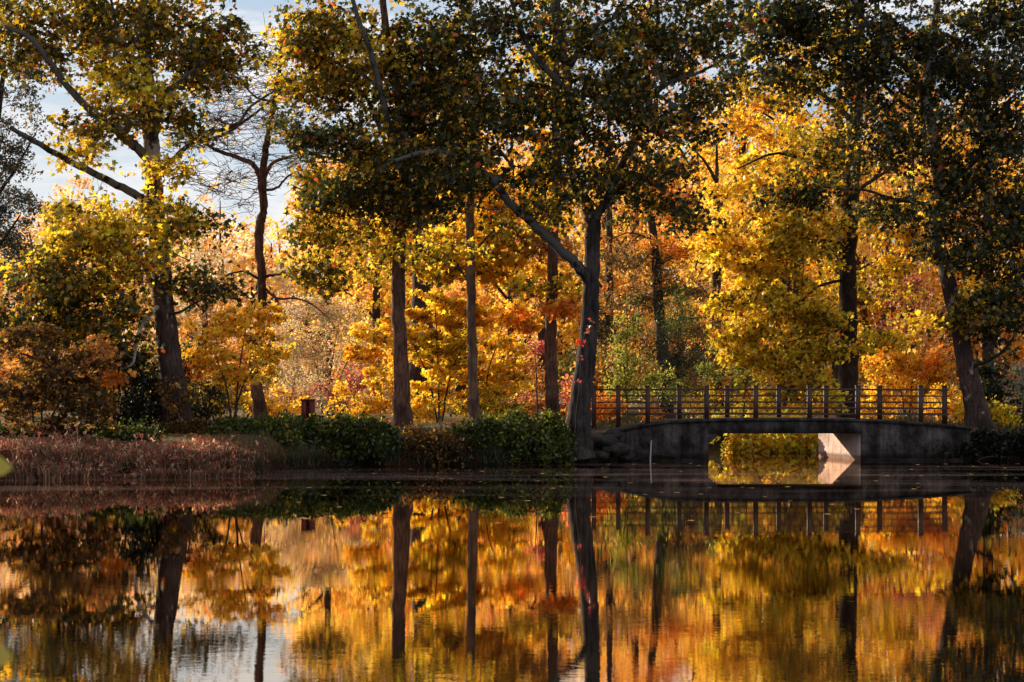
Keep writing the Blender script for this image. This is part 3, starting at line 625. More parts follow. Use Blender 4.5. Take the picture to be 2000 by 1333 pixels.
tree('small_leaved_tree', 'small-leaved bluish dark tree at the far left below the longest limb', 'tree', 78,
     [(-60, 800), (-50, 600), (-30, 420), (-10, 260), (10, 120)], [.35, .3, .24, .17, .06],
     limbs=[([(-45, 560), (0, 480, -.5), (40, 420, -1)], .09, .03), ([(-30, 420), (30, 330, .5), (70, 260, 1)], .09, .03), ([(-40, 520), (10, 520), (60, 500)], .06, .02)],
     regs=[(20, 260, 80, 90, 0, 26, 'bluegreen'), (10, 390, 75, 90, 0, 34, 'bluegreen'), (30, 500, 75, 55, 0, 24, 'bluegreen'), (30, 160, 70, 50, 0, 10, 'bluegreen'), (40, 590, 90, 40, 0, 18, 'rust'), (-80, 350, 90, 200, 0, 40, 'bluegreen')],
     bark=BARK, size=.10, per=130, shape=OVAL, cr=.6)

def bg(name, label, D, px, top, base, w, pal, pal2, n=60, r0=.3, per=60, size=.24, shape=OVAL, leafm=None, group=None, lean=0, low=.12, gap=0.0):
    """a tree of the background: a tapering trunk and clumps spread through an egg-shaped crown"""
    h = base - top
    tr = [(px, base), (px + lean * .3, base - h * .35), (px + lean * .7, base - h * .7), (px + lean, top + h * .08)]
    regs = []
    k = 7
    for i in range(k):
        f = low + (1 - low) * (i + .5) / k
        ww = w * (math.sin(math.pi * min(.98, .16 + f * .84)) ** .6) * (.8 + .4 * rng.random())
        sh = rng.normal() * w * .15
        regs.append((px + lean * f + sh, base - h * f, max(18, ww), h / k * .85, rng.normal() * .8, max(3, int(n / k * ww / w)), pal if rng.random() < .7 else pal2))
    lim = []
    for i in range(5):
        f = .3 + .12 * i; sd = 1 if i % 2 else -1
        lim.append(([(px + lean * f, base - h * f), (px + lean * f + sd * w * .35, base - h * (f + .08), rng.normal() * .6), (px + lean * f + sd * w * .75, base - h * (f + .13), rng.normal())], r0 * .35, .03))
    return tree(name, label, 'tree', D, tr, [r0, r0 * .8, r0 * .5, .05], lim, regs, per=per, cr=1.0, size=size, shape=shape, leafm=leafm or LEAF, group=group, sub=3, bark=BARK, flat=.62)

bg('autumn_tree', 'glowing yellow tree rising behind the bare forked trunk', 128, 640, 320, 770, 95, 'hazeyellow', 'hazeorange', 90, .35, 70, .26)
bg('autumn_tree', 'golden tree seen between the two scaly trunks above the yellow shrub', 122, 735, 300, 770, 85, 'yellow', 'hazeorange', 60, .3, 60, .26)
bg('autumn_tree', 'orange tree in the gap under the long left limb of the grey trunk', 132, 1000, 200, 770, 100, 'hazeorange', 'gold', 80, .35, 60, .28)
bg('autumn_tree', 'tall orange tree glowing through the dark leaves at the top, right of the grey trunk', 128, 1370, 10, 770, 75, 'hazeorange', 'gold', 90, .4, 60, .28, lean=-20)
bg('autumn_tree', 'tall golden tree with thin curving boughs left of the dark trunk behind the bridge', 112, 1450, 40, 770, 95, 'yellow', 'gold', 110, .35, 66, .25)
bg('autumn_tree', 'dull orange and pink tree showing under the darkest crown', 120, 1780, 60, 770, 95, 'hazeorange', 'orange', 80, .35, 60, .26)
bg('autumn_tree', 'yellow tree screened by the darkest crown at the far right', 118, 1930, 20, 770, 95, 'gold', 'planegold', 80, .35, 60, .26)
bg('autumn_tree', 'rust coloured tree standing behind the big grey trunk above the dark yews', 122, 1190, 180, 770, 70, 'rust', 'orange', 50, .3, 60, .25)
bg('autumn_tree', 'golden tree whose top shows above the fork of the grey trunk', 138, 1060, -40, 770, 85, 'hazeyellow', 'gold', 70, .35, 55, .28)
bg('autumn_tree', 'tall yellow and orange tree behind the dark crown straight above the bridge', 125, 1640, -60, 770, 90, 'yellow', 'hazeorange', 80, .35, 55, .28)
bg('autumn_tree', 'high golden tree filling the gaps in the dark crown right of the long left limb', 134, 900, 60, 770, 80, 'hazeyellow', 'gold', 70, .35, 55, .28)
bg('autumn_tree', 'high orange tree behind the dark crown above the sapling', 136, 1240, 0, 770, 85, 'hazeorange', 'hazeyellow', 80, .35, 55, .28)
bg('autumn_tree', 'broad gold tree right behind the bright hanging boughs of the dark trunk', 106, 1560, 150, 770, 130, 'yellow', 'hazeyellow', 130, .35, 64, .24)
bg('autumn_tree', 'golden tree glowing left of the hanging yellow boughs above the railing', 104, 1400, 240, 770, 70, 'hazeyellow', 'gold', 70, .3, 60, .24)
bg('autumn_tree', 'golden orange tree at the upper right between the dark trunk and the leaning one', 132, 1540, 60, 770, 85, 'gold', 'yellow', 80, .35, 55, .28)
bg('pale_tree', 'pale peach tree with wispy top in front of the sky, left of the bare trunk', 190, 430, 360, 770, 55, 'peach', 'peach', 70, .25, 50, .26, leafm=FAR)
bg('pale_tree', 'pale peach tree showing beneath the lowest limb of the plane tree', 200, 140, 345, 770, 60, 'peach', 'hazeorange', 70, .25, 50, .28, leafm=FAR)
bg('pale_tree', 'peach and orange tree directly behind the bare crooked trunk', 175, 530, 450, 770, 65, 'hazeorange', 'peach', 70, .25, 50, .26, leafm=FAR)
bg('autumn_tree', 'dusky rust tree low at the far left behind the small-leaved one', 98, 90, 560, 780, 90, 'rustdark', 'rust', 50, .25, 60, .22)
bg('autumn_tree', 'dull grey-brown tree between the left plane tree and the bare trunk', 130, 400, 470, 775, 75, 'hazy', 'rust', 60, .25, 60, .2)

bg('autumn_tree', 'gold tree just outside the right edge behind the feathery conifer', 92, 2150, 120, 790, 100, 'gold', 'planegold', 70, .35, 60, .24)
bg('autumn_tree', 'orange tree further out beyond the right edge', 108, 2380, 160, 790, 120, 'orange', 'yellow', 70, .35, 60, .26)
bg('autumn_tree', 'yellow tree standing beyond the left edge behind the reeds', 96, -200, 200, 790, 110, 'planegold', 'yellow', 70, .35, 60, .24)

# ------------------------------------------------------------------ understorey behind the bank
bush('small_maple', 'small orange maple with spreading layers between the plane tree and the bare trunk', 'small tree', 68,
     [(450, 640, 85, 35, 0, 24, 'gold'), (400, 690, 60, 35, 0, 16, 'gold'), (520, 700, 50, 45, .5, 14, 'yellow'), (470, 730, 80, 25, 0, 10, 'yellow'), (500, 610, 50, 22, 0, 8, 'gold'), (360, 720, 30, 22, 0, 4, 'orange'), (420, 770, 70, 20, 1, 8, 'yellow')],
     [(455, 790, 410, 670), (458, 790, 480, 640), (452, 790, 520, 680)], per=60, cr=.42, size=.13, shape=MAPLE, flat=.35)
bush('spreading_maple', 'wide bright yellow low maple behind the scaly trunk and the slender trunks', 'small tree', 79,
     [(760, 640, 90, 40, 0, 22, 'yellow'), (700, 690, 50, 30, 0, 10, 'gold'), (850, 600, 80, 35, 0, 20, 'yellow'), (860, 680, 90, 50, 0, 30, 'yelgreen'), (960, 620, 100, 35, 0, 28, 'gold'), (1000, 660, 60, 35, 0, 14, 'yellow'),
      (900, 730, 100, 45, 0, 30, 'yellow'), (990, 740, 70, 45, 0, 20, 'yellow'), (830, 760, 60, 30, 0, 12, 'yellow'), (740, 740, 30, 30, 0, 5, 'yellow'), (1040, 620, 50, 25, 0, 6, 'orange')],
     [(855, 800, 790, 640), (858, 800, 850, 600), (862, 800, 920, 640), (940, 800, 980, 640), (945, 800, 1010, 690)], per=66, cr=.46, size=.15, shape=MAPLE, flat=.35)
bush('brownish_maple', 'dull rust-brown maple in the shade at the left edge above the reeds', 'small tree', 61,
     [(60, 660, 90, 30, 0, 16, 'rustdark'), (120, 720, 100, 40, 0, 30, 'rustdark'), (50, 770, 80, 40, 0, 26, 'rustdark'), (170, 780, 70, 30, 0, 18, 'rustdark'), (190, 690, 60, 25, 0, 10, 'rust'), (110, 820, 100, 25, 0, 14, 'rustdark'), (-60, 740, 60, 80, 0, 20, 'rustdark'), (215, 730, 30, 20, 0, 5, 'orange')],
     [(70, 800, 40, 690), (75, 800, 110, 690), (80, 800, 190, 720)], per=66, cr=.42, size=.12, shape=MAPLE, flat=.35)
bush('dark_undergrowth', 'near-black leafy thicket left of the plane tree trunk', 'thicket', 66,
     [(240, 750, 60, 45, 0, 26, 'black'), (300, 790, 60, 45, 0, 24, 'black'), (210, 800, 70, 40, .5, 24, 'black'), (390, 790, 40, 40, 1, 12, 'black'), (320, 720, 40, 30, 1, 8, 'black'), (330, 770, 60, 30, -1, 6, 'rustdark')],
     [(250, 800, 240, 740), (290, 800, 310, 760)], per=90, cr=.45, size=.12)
bush('pale_willow', 'hazy grey-beige fine-leaved willow behind the red box', 'shrub', 96,
     [(640, 620, 80, 50, 0, 26, 'hazy'), (600, 700, 90, 60, 0, 34, 'hazy'), (690, 700, 60, 60, 0, 20, 'hazy'), (640, 760, 100, 30, 0, 18, 'hazy'), (560, 650, 50, 50, 0, 12, 'hazy')],
     [(630, 800, 600, 660), (640, 800, 660, 640), (650, 800, 700, 670)], per=150, cr=.75, size=.10, leafm=FAR, sub=6)
bush('crimson_shrub', 'pinkish crimson shrub low beside the bare trunk and the red box', 'shrub', 84,
     [(650, 770, 60, 28, 0, 14, 'crimson'), (700, 740, 40, 28, 0, 9, 'crimson'), (580, 775, 50, 22, 0, 9, 'rust')], [(650, 800, 640, 760), (690, 800, 700, 750)], per=70, cr=.4, size=.11)
bush('crimson_shrub', 'crimson shrub tucked between the reddish trunk and the big grey trunk', 'shrub', 83,
     [(1045, 680, 24, 24, 0, 6, 'crimson'), (1110, 770, 25, 30, 0, 7, 'crimson'), (1020, 760, 40, 30, 0, 6, 'crimson')], [(1050, 800, 1045, 690), (1100, 800, 1108, 770)], per=70, cr=.36, size=.11)
bush('crimson_shrub', 'deep red shrub glowing between the dark trunk and the leaning trunk', 'shrub', 98,
     [(1775, 575, 55, 45, 0, 16, 'crimson'), (1750, 640, 60, 35, 0, 12, 'crimson'), (1800, 520, 40, 30, 0, 6, 'crimson')], [(1770, 800, 1770, 600), (1780, 800, 1800, 560)], per=70, cr=.5, size=.14)
bush('birch_sapling', 'fresh green small-leaved sapling just right of the big grey trunk', 'small tree', 84,
     [(1225, 620, 30, 40, 0, 10, 'freshgreen'), (1215, 690, 50, 45, 0, 18, 'freshgreen'), (1230, 750, 70, 40, 0, 22, 'freshgreen'), (1290, 750, 60, 35, 0, 10, 'freshgreen')], [(1225, 800, 1224, 600), (1228, 800, 1215, 680)], per=75, cr=.5, size=.10)
bush('yew_bush', 'dark green yew filling the gap between the grey trunk and the sapling', 'shrub', 94,
     [(1175, 640, 40, 60, 0, 16, 'black'), (1190, 720, 40, 50, 0, 14, 'shrub'), (1130, 700, 50, 60, 0, 14, 'shrub')], [(1175, 800, 1175, 660)], per=110, cr=.7, size=.13, shape=NEEDLE)
bush('yew_bush', 'dark green yew rising behind the railing between sapling and yellow branches', 'shrub', 92,
     [(1325, 620, 45, 50, 0, 16, 'shrub'), (1330, 700, 60, 50, 0, 24, 'black'), (1300, 760, 80, 30, 0, 14, 'shrub')], [(1325, 800, 1325, 650)], per=110, cr=.7, size=.13, shape=NEEDLE)
bush('green_shrub', 'yellow-green fine shrub behind the middle of the railing', 'shrub', 88,
     [(1430, 720, 70, 50, 0, 24, 'freshgreen'), (1400, 790, 90, 25, 0, 14, 'yellow'), (1250, 800, 90, 18, 0, 10, 'orange')], [(1430, 800, 1430, 720), (1450, 800, 1460, 730)], per=90, cr=.5, size=.10)
bush('orange_maple', 'orange-gold bushy maple behind the right part of the railing', 'small tree', 87,
     [(1760, 720, 90, 50, 0, 36, 'gold'), (1830, 700, 60, 45, 0, 18, 'orange'), (1780, 775, 100, 35, 0, 26, 'gold'), (1700, 780, 50, 35, 0, 12, 'yellow'), (1850, 770, 50, 40, 0, 10, 'gold')],
     [(1770, 800, 1740, 700), (1775, 800, 1790, 690), (1790, 800, 1840, 700)], per=70, cr=.5, size=.14, shape=MAPLE)
bush('yellow_shrub', 'bright yellow shrub at the foot of the leaning trunk by the right edge', 'shrub', 77,
     [(1960, 810, 45, 25, 0, 12, 'yelgreen'), (1890, 800, 35, 20, 0, 6, 'yellow'), (1985, 850, 30, 20, 0, 5, 'yelgreen')], [(1950, 830, 1950, 810), (1970, 830, 1985, 810)], per=60, cr=.36, size=.13, shape=MAPLE)
bush('feathery_conifer', 'grey-green feathery conifer at the right edge behind the leaning trunk', 'shrub', 84,
     [(1985, 750, 28, 40, 0, 14, 'greygreen'), (2050, 740, 60, 60, 0, 20, 'greygreen')], [(2000, 830, 1995, 750)], per=120, cr=.4, size=.09, shape=NEEDLE)
bush('dark_undergrowth', 'black-green thicket behind the foot of the leaning trunk', 'thicket', 82,
     [(1930, 740, 60, 60, 0, 26, 'black'), (1880, 780, 50, 30, 0, 10, 'black'), (1990, 820, 60, 40, 0, 16, 'black')], [(1930, 830, 1930, 760)], per=90, cr=.5, size=.13)
bush('overhanging_maple', 'yellow maple boughs hanging to the water, seen through the bridge opening', 'small tree', 80.5,
     [(1440, 862, 60, 30, 0, 16, 'sunyellow'), (1520, 864, 70, 30, 0, 22, 'sunyellow'), (1580, 860, 45, 28, 0, 12, 'sunyellow'), (1480, 885, 70, 14, 0, 8, 'sunyellow'), (1515, 838, 24, 10, -4, 2, 'sunyellow'), (1500, 822, 110, 14, 1, 12, 'sunyellow')],
     [(1640, 830, 1560, 830), (1645, 830, 1480, 835)], per=66, cr=.46, size=.19, shape=MAPLE, droop=1.2)
bush('yellow_shrub', 'yellow shrub filling the far bank behind the bridge posts', 'shrub', 104,
     [(1500, 800, 130, 40, 0, 40, 'yellow'), (1640, 790, 110, 40, 0, 30, 'gold'), (1380, 770, 80, 50, 0, 20, 'rust')], [(1500, 830, 1500, 800), (1600, 830, 1620, 800)], per=70, cr=.7, size=.17)

# random undergrowth closing the view between the trunks
und = [('rust-brown low bush behind the left thicket', 200, 106, 'rust'), ('dull olive bush at the foot of the left plane tree, further back', 330, 112, 'olive'),
       ('tawny bush behind the small orange maple', 460, 108, 'rust'), ('beige bush left of the red box', 560, 114, 'hazy'), ('rusty bush behind the willow', 700, 116, 'orange'),
       ('golden bush behind the scaly trunk', 800, 108, 'gold'), ('ochre bush between the slender trunks', 990, 106, 'rust'), ('olive bush behind the big grey trunk', 1130, 110, 'olive'),
       ('dark olive bush behind the cypress', 1290, 118, 'olive'), ('rusty bush behind the left railing posts', 1200, 90, 'rust'), ('brown bush behind the orange-gold maple', 1820, 108, 'rust'), ('brown bush at the far left edge', 40, 104, 'rust')]
for i, (lb, px, D, pal) in enumerate(und):
    bush('undergrowth_bush', lb, 'shrub', D, [(px, 745, 80, 40, 0, 26, pal), (px + 10, 700, 55, 35, 0, 12, pal)], [(px, 800, px, 740), (px + 8, 800, px + 25, 730)], per=70, cr=.8, size=.17, leafm=LEAF)

# ------------------------------------------------------------------ far wood (one mass)
def far_wood():
    prof = ([-900, -300, 0, 80, 130, 220, 330, 400, 480, 545, 600, 700, 900, 1200, 1450, 1700, 2000, 2400, 3000],
            [360, 420, 470, 400, 370, 420, 440, 400, 450, 480, 340, 320, 300, 280, 300, 220, 200, 240, 260])
    m = MB()
    for D in (165, 195, 230):
        for px in np.arange(-800, 2900, 30):
            px = px + rng.normal() * 10
            top = np.interp(px, *prof) * 1.0 + rng.normal() * 22 + (230 - D) * .35
            n = int((760 - top) / 9)
            ys = top + (770 - top) * rng.random(n) ** .9
            x = px + rng.normal(size=n) * 22 * np.clip((ys - top) / 60 + .3, .3, 1)
            c = np.stack([(x - 1000) / F * D, D + rng.normal(size=n) * 4, CH + (HZ - ys) / F * D], 1)
            if px < 560: pal = ['peach', 'hazeorange', 'hazy', 'peach'][rng.integers(4)]
            elif px < 1100: pal = ['hazeyellow', 'hazeorange', 'hazeorange'][rng.integers(3)]
            else: pal = ['hazeorange', 'gold', 'hazeyellow', 'rust'][rng.integers(4)]
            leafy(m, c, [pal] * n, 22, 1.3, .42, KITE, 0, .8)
            g = gz((px - 1000) / F * D, D); q = P(px, top + 40, D)
            tube(m, np.array([(q[0], D, g - .3), (q[0] + rng.normal() * .5, D, (g + q[2]) / 2), (q[0] + rng.normal(), D, q[2])]), [.28, .2, .08], 5, 1)
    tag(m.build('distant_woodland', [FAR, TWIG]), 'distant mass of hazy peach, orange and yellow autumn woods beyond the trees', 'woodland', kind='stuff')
far_wood()

# ------------------------------------------------------------------ shrubs on the bank edge
def bankshrub(name, label, D, x0, x1, y0, y1, n, pal, pal2=None, dd=0, size=.12, per=95, mound=16):
    regs = []
    k = max(1, int((x1 - x0) / 60))
    for i in range(k):
        cx = x0 + (i + .5) * (x1 - x0) / k
        tp_ = y0 + (1 - math.sin(math.pi * (i + .5) / k)) * mound + rng.normal() * 5
        cy = (tp_ + y1) / 2
        regs.append((cx, cy, 46, (y1 - tp_) / 2, dd, n // k, pal if (pal2 is None or rng.random() < .65) else pal2))
    st = [(x0 + (x1 - x0) * f, 850, x0 + (x1 - x0) * (f + .08 * rng.normal()), y0 + 20) for f in (.25, .5, .75)]
    return bush(name, label, 'shrub', D, regs, st, per=per, cr=.38, size=size, shape=OVAL, sub=4, leafm=LEAFG)
bankshrub('bank_shrub', 'low dark green shrub between the reeds and the red box', 64.9, 420, 580, 812, 912, 120, 'shrub', 'weed')
bankshrub('bank_shrub', 'dense rounded dark green shrub just below the red box', 66.2, 560, 765, 804, 910, 180, 'shrub', 'weed')
bankshrub('bank_shrub', 'brown and olive scrubby shrub below the scaly trunk', 67.5, 745, 905, 832, 908, 100, 'rustdark', 'shrub', size=.10)
bankshrub('bank_shrub', 'dark green shrub with sunlit top left of the big grey trunk', 68.2, 890, 1105, 802, 908, 180, 'shrub', 'weed')
bankshrub('bank_shrub', 'thin brownish scrub under the small orange maple', 65.5, 330, 450, 815, 870, 44, 'rustdark', 'black')
bankshrub('bank_shrub', 'green weedy clump behind the reeds at the left edge', 61.6, -60, 300, 828, 862, 110, 'shrub', 'olive', size=.10, per=60)
bankshrub('bank_shrub', 'small dark clump at the waterline against the right bridge wall', 72.0, 1835, 2020, 838, 902, 90, 'black')
for px_, D_, lb_, pal_ in ((540, 80, 'low ochre scrub at the foot of the bare trunk', 'gold'), (700, 78, 'low golden scrub right behind the rounded green shrub', 'gold'), (840, 82, 'yellow scrub low behind the scaly trunk', 'yellow'),
        (960, 78, 'yellow-green scrub at the foot of the slender sunlit trunk', 'yelgreen'), (1050, 84, 'rust scrub at the foot of the reddish trunk', 'rust'), (1170, 78, 'orange scrub beside the path left of the railing', 'orange'),
        (430, 78, 'olive scrub behind the small orange maple', 'olive'), (20, 72, 'dull rust scrub behind the brownish maple at the left edge', 'rustdark'), (1860, 80, 'gold scrub behind the right end of the railing', 'gold')):
    bush('low_scrub', lb_, 'shrub', D_, [(px_, 795, 70, 24, 0, 26, pal_), (px_ - 20, 770, 40, 20, 1, 6, pal_)], [(px_ - 20, 800, px_ - 25, 785), (px_ + 20, 800, px_ + 25, 785)], per=64, cr=.42, size=.12)

bankshrub('bank_shrub', 'dark shrub at the waterline beyond the right edge', 70.5, 2030, 2300, 835, 905, 90, 'shrub', 'black')
# ------------------------------------------------------------------ reeds and grass at the left (uncountable)
def reeds():
    m = MB()
    n = 52000
    x = rng.uniform(-24, -6.6, n)
    ys = shore(x)
    y = ys - .42 + 3.6 * rng.random(n) ** 1.3
    keep = (x < -7.6 - .25 * (y - 58) + .5 * rng.normal(size=n)) | ((y < 62) & (x < -7.5))
    x, y = x[keep], y[keep]; n = len(x)
    z = np.maximum(ground(x, y), 0) - .04
    h = .36 * (.35 + .6 * rng.random(n)) * (1 + .3 * np.sin(x * 1.3) + .2 * np.sin(x * 3.1 + y)) * np.interp(x, [-14, -9.5, -7.6, -7], [1.15, .8, .5, .28]) * np.interp(y - shore(x), [-.4, 1.5, 5], [1.1, 1.05, .75])
    w = .009 + .012 * rng.random(n)
    lean = rng.normal(size=(n, 2)) * .22 * h[:, None]
    a = rng.random(n) * np.pi
    dx, dy = np.cos(a) * w, np.sin(a) * w
    b = np.stack([x, y, z], 1)
    mid = b + np.stack([lean[:, 0] * .4, lean[:, 1] * .4, h * .6], 1)
    tip = b + np.stack([lean[:, 0] * 1.3, lean[:, 1] * 1.3, h], 1)
    o = np.stack([dx, dy, 0 * dx], 1)
    v = np.stack([b - o, b + o, mid + o, mid - o, tip], 1)
    cols = np.array([(.28, .085, .050), (.38, .165, .095), (.17, .06, .038), (.56, .36, .20), (.10, .09, .035)])[np.clip(rng.choice(5, n, p=[.30, .22, .22, .13, .13]), 0, 4)]
    tuft = .5 + .5 * np.sin(x * 2.3 + 1.5 * np.sin(y * 3.1)) * np.sin(x * .9 + y * 1.7)
    h = h * (.5 + .8 * tuft); cols = cols * (.7 + .5 * tuft[:, None])
    cols = cols * (.7 + .6 * rng.random((n, 1)))
    v2 = v.reshape(-1, 3); c5 = np.repeat(cols, 5, 0)
    base = np.arange(n)[:, None] * 5
    m.add(v2, np.concatenate([base + 0, base + 1, base + 2, base + 3], 1), 0, c5)
    m.L.append((np.concatenate([base + 3, base + 2, base + 4], 1) + 0).ravel()); m.T.append(np.full(n, 3)); m.M.append(np.zeros(n, int))
    kk = rng.choice(n, 900, replace=False)          # single taller stalks, some bent over
    for q in kk:
        hh = h[q] * (1.2 + .7 * rng.random()); l2 = rng.normal(size=2) * hh * (.15 if rng.random() < .8 else .8)
        pp = np.array([b[q], b[q] + [l2[0] * .2, l2[1] * .2, hh * .55], b[q] + [l2[0], l2[1], hh * (1 if abs(l2[0]) < hh * .5 else .6)]])
        tube(m, pp, [.008, .007, .004], 3, 0, cols[q] * 1.3)
        leaves(m, pp[2][None] + rng.normal(size=(5, 3)) * .03, rng.normal(size=(5, 3)), np.full(5, .10), np.tile(cols[q] * 1.6, (5, 1)), NEEDLE * np.array([1, 1.6]), droop=-1.5)
    # seed heads
    k = rng.choice(n, n // 2, replace=False)
    sc = tip[k] - np.array([0, 0, .04])
    leaves(m, sc, rng.normal(size=(len(k), 3)), .09 * (.5 + rng.random(len(k))), cols[k] * 1.25, NEEDLE * np.array([1, 1.2]), droop=-1.5)
    tag(m.build('reed_grass', GRASSM), 'reddish pink dry reed grass along the left shore', 'grass', kind='stuff')
reeds()
def bank_grass():
    m = MB(); n = 26000
    x = rng.uniform(-9, 26, n); d = rng.random(n) ** 1.5 * 7
    y = shore(x) - .1 + d
    z = ground(x, y); k = (z > .02); x, y, z = x[k], y[k], z[k]; n = len(x)
    k = ~((x > 3.4) & (x < 16.2) & (y < 74.6)); x, y, z = x[k], y[k], z[k]; n = len(x)
    h = .12 + .3 * rng.random(n); ln = rng.normal(size=(n, 2)) * .35 * h[:, None]
    b = np.stack([x, y, z - .02], 1); t = b + np.stack([ln[:, 0], ln[:, 1], h], 1)
    a = rng.random(n) * np.pi; o = np.stack([np.cos(a), np.sin(a), 0 * a], 1) * .012
    cols = np.array([(.05, .06, .02), (.10, .10, .03), (.16, .09, .04), (.03, .04, .015)])[rng.choice(4, n)] * (.7 + .6 * rng.random((n, 1)))
    m.add(np.stack([b - o, b + o, t], 1).reshape(-1, 3), np.arange(n * 3).reshape(n, 3), 0, np.repeat(cols, 3, 0))
    # fallen leaves lying on the bank
    n = 9000
    x = rng.uniform(-22, 28, n); y = np.interp(x, SHX, SHY) + .1 + 26 * rng.random(n); z = ground(x, y) + .03
    k = (z > .1) & ~((x > 3.4) & (x < 16.2) & (y < 74.6)); x, y, z = x[k], y[k], z[k]; n = len(x)
    nr = rng.normal(size=(n, 3)) * .3; nr[:, 2] += 1
    leaves(m, np.stack([x, y, z], 1), nr, .12 + .08 * rng.random(n), pick('orange', n) * .7, OVAL)
    tag(m.build('bank_grass', GRASSM), 'short rough grass and fallen leaves covering the bank', 'grass', kind='stuff')
bank_grass()
# ================================================================== bridge
BY0, BY1 = 71.4, 74.3
def bx(px, y=BY0): return (px - 1000) / F * y
def bz(py, y=BY0): return CH + (HZ - py) / F * y
topx = np.array([1205, 1235, 1265, 1300, 1380, 1480, 1580, 1676, 1740, 1800, 1860, 1900.])
topy = np.array([840, 833, 828, 822.5, 819, 817.5, 817.5, 819, 821.5, 825.5, 830, 834.])
def topz(x): return np.interp(x, bx(topx), bz(topy))
bo = np.array([bx(1540), BY0, 0.0])
bridge = thing('footbridge', bo, 'low arched concrete footbridge with brown metal railings over the pond inlet', 'bridge')
def strip(name, x0, x1, zb, mat, y0=BY0, y1=BY1, dz=0.0, n=24, y1f=None):
    """solid running along x with an arched top; zb may be a number or function"""
    X_ = np.linspace(x0, x1, n); m = MB()
    v = []
    for x in X_:
        b = zb(x) if callable(zb) else zb
        v += [(x, y0, b), (x, y1, b), (x, y1, topz(x) + dz), (x, y0, topz(x) + dz)]
    f = []
    for i in range(n - 1):
        a = 4 * i; c = a + 4
        for k in range(4):
            f.append([a + k, c + k, c + (k + 1) % 4, a + (k + 1) % 4])
    f.append([0, 1, 2, 3]); e = 4 * (n - 1); f.append([e + 3, e + 2, e + 1, e])
    m.add(v, f); return m.build(name, mat, bridge, bo)
XL, XR = bx(1385), bx(1682)
ub = bz(847)
# deck slab with small haunches at the corners of the opening
def under(x):
    d = min(x - XL, XR - x)
    return ub - .34 * max(0, 1 - d / .34) if False else ub
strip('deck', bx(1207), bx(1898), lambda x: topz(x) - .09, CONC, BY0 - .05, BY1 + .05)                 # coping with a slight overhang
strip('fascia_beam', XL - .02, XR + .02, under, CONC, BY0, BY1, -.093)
def abut(name, x0, x1, back, inner, mat):
    """one abutment block; the face towards the opening is splayed"""
    m = MB(); n = 14
    X_ = np.linspace(x0, x1, n)
    v = []
    for i, x in enumerate(X_):
        xb = x0 + (x - x0) * (back - x0) / (x1 - x0) if inner == 'r' else x1 + (x - x1) * (back - x1) / (x0 - x1)
        t = topz(x) - .093
        v += [(x, BY0 + .02, -1.0), (xb, BY1 - .02, -1.0), (xb, BY1 - .02, t), (x, BY0 + .02, t)]
    f = []
    for i in range(n - 1):
        a = 4 * i; c = a + 4
        for k in range(4): f.append([a + k, c + k, c + (k + 1) % 4, a + (k + 1) % 4])
    f.append([0, 1, 2, 3]); e = 4 * (n - 1); f.append([e + 3, e + 2, e + 1, e])
    m.add(v, f); return m.build(name, mat, bridge, bo)
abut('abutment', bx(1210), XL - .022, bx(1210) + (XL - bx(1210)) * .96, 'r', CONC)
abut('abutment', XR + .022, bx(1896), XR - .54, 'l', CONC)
# splayed, inner face of the right abutment, bounce light put into its colour
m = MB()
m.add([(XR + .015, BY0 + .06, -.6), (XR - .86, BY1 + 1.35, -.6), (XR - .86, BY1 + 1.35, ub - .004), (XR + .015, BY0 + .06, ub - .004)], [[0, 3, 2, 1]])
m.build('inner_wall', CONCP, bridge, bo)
# triangular haunches in the upper corners
for s, xa in ((1, XL - .02), (-1, XR + .02)):
    m = MB(); w = .42
    v = [(xa, BY0 + .035, ub + .001), (xa + s * w, BY0 + .035, ub + .001), (xa, BY0 + .035, ub - w * .9),
         (xa, BY1 - .05, ub + .001), (xa + s * w, BY1 - .05, ub + .001), (xa, BY1 - .05, ub - w * .9)]
    if s < 0: v = [v[i] for i in (0, 2, 1, 3, 5, 4)]
    m.add(v, [[0, 1, 2], [5, 4, 3]]); m.add(v, [[0, 3, 4, 1], [1, 4, 5, 2], [2, 5, 3, 0]])
    if s > 0: m.build('haunch', CONC, bridge, bo)
# footing ledge at the waterline
for x0, x1 in ((bx(1225), XL - .25), (XR + .1, bx(1880))):
    m = MB(); m.box(x0, x1, BY0 - .16, BY0 + .1, -.6, .055 + .02 * (x0 > 9)); m.build('footing', CONC, bridge, bo)
# buttress-like pier faces on the left wall
m = MB(); m.box(bx(1330), bx(1334), BY0 - .012, BY0 + .05, .05, bz(850)); m.build('joint_strip', CONC, bridge, bo)
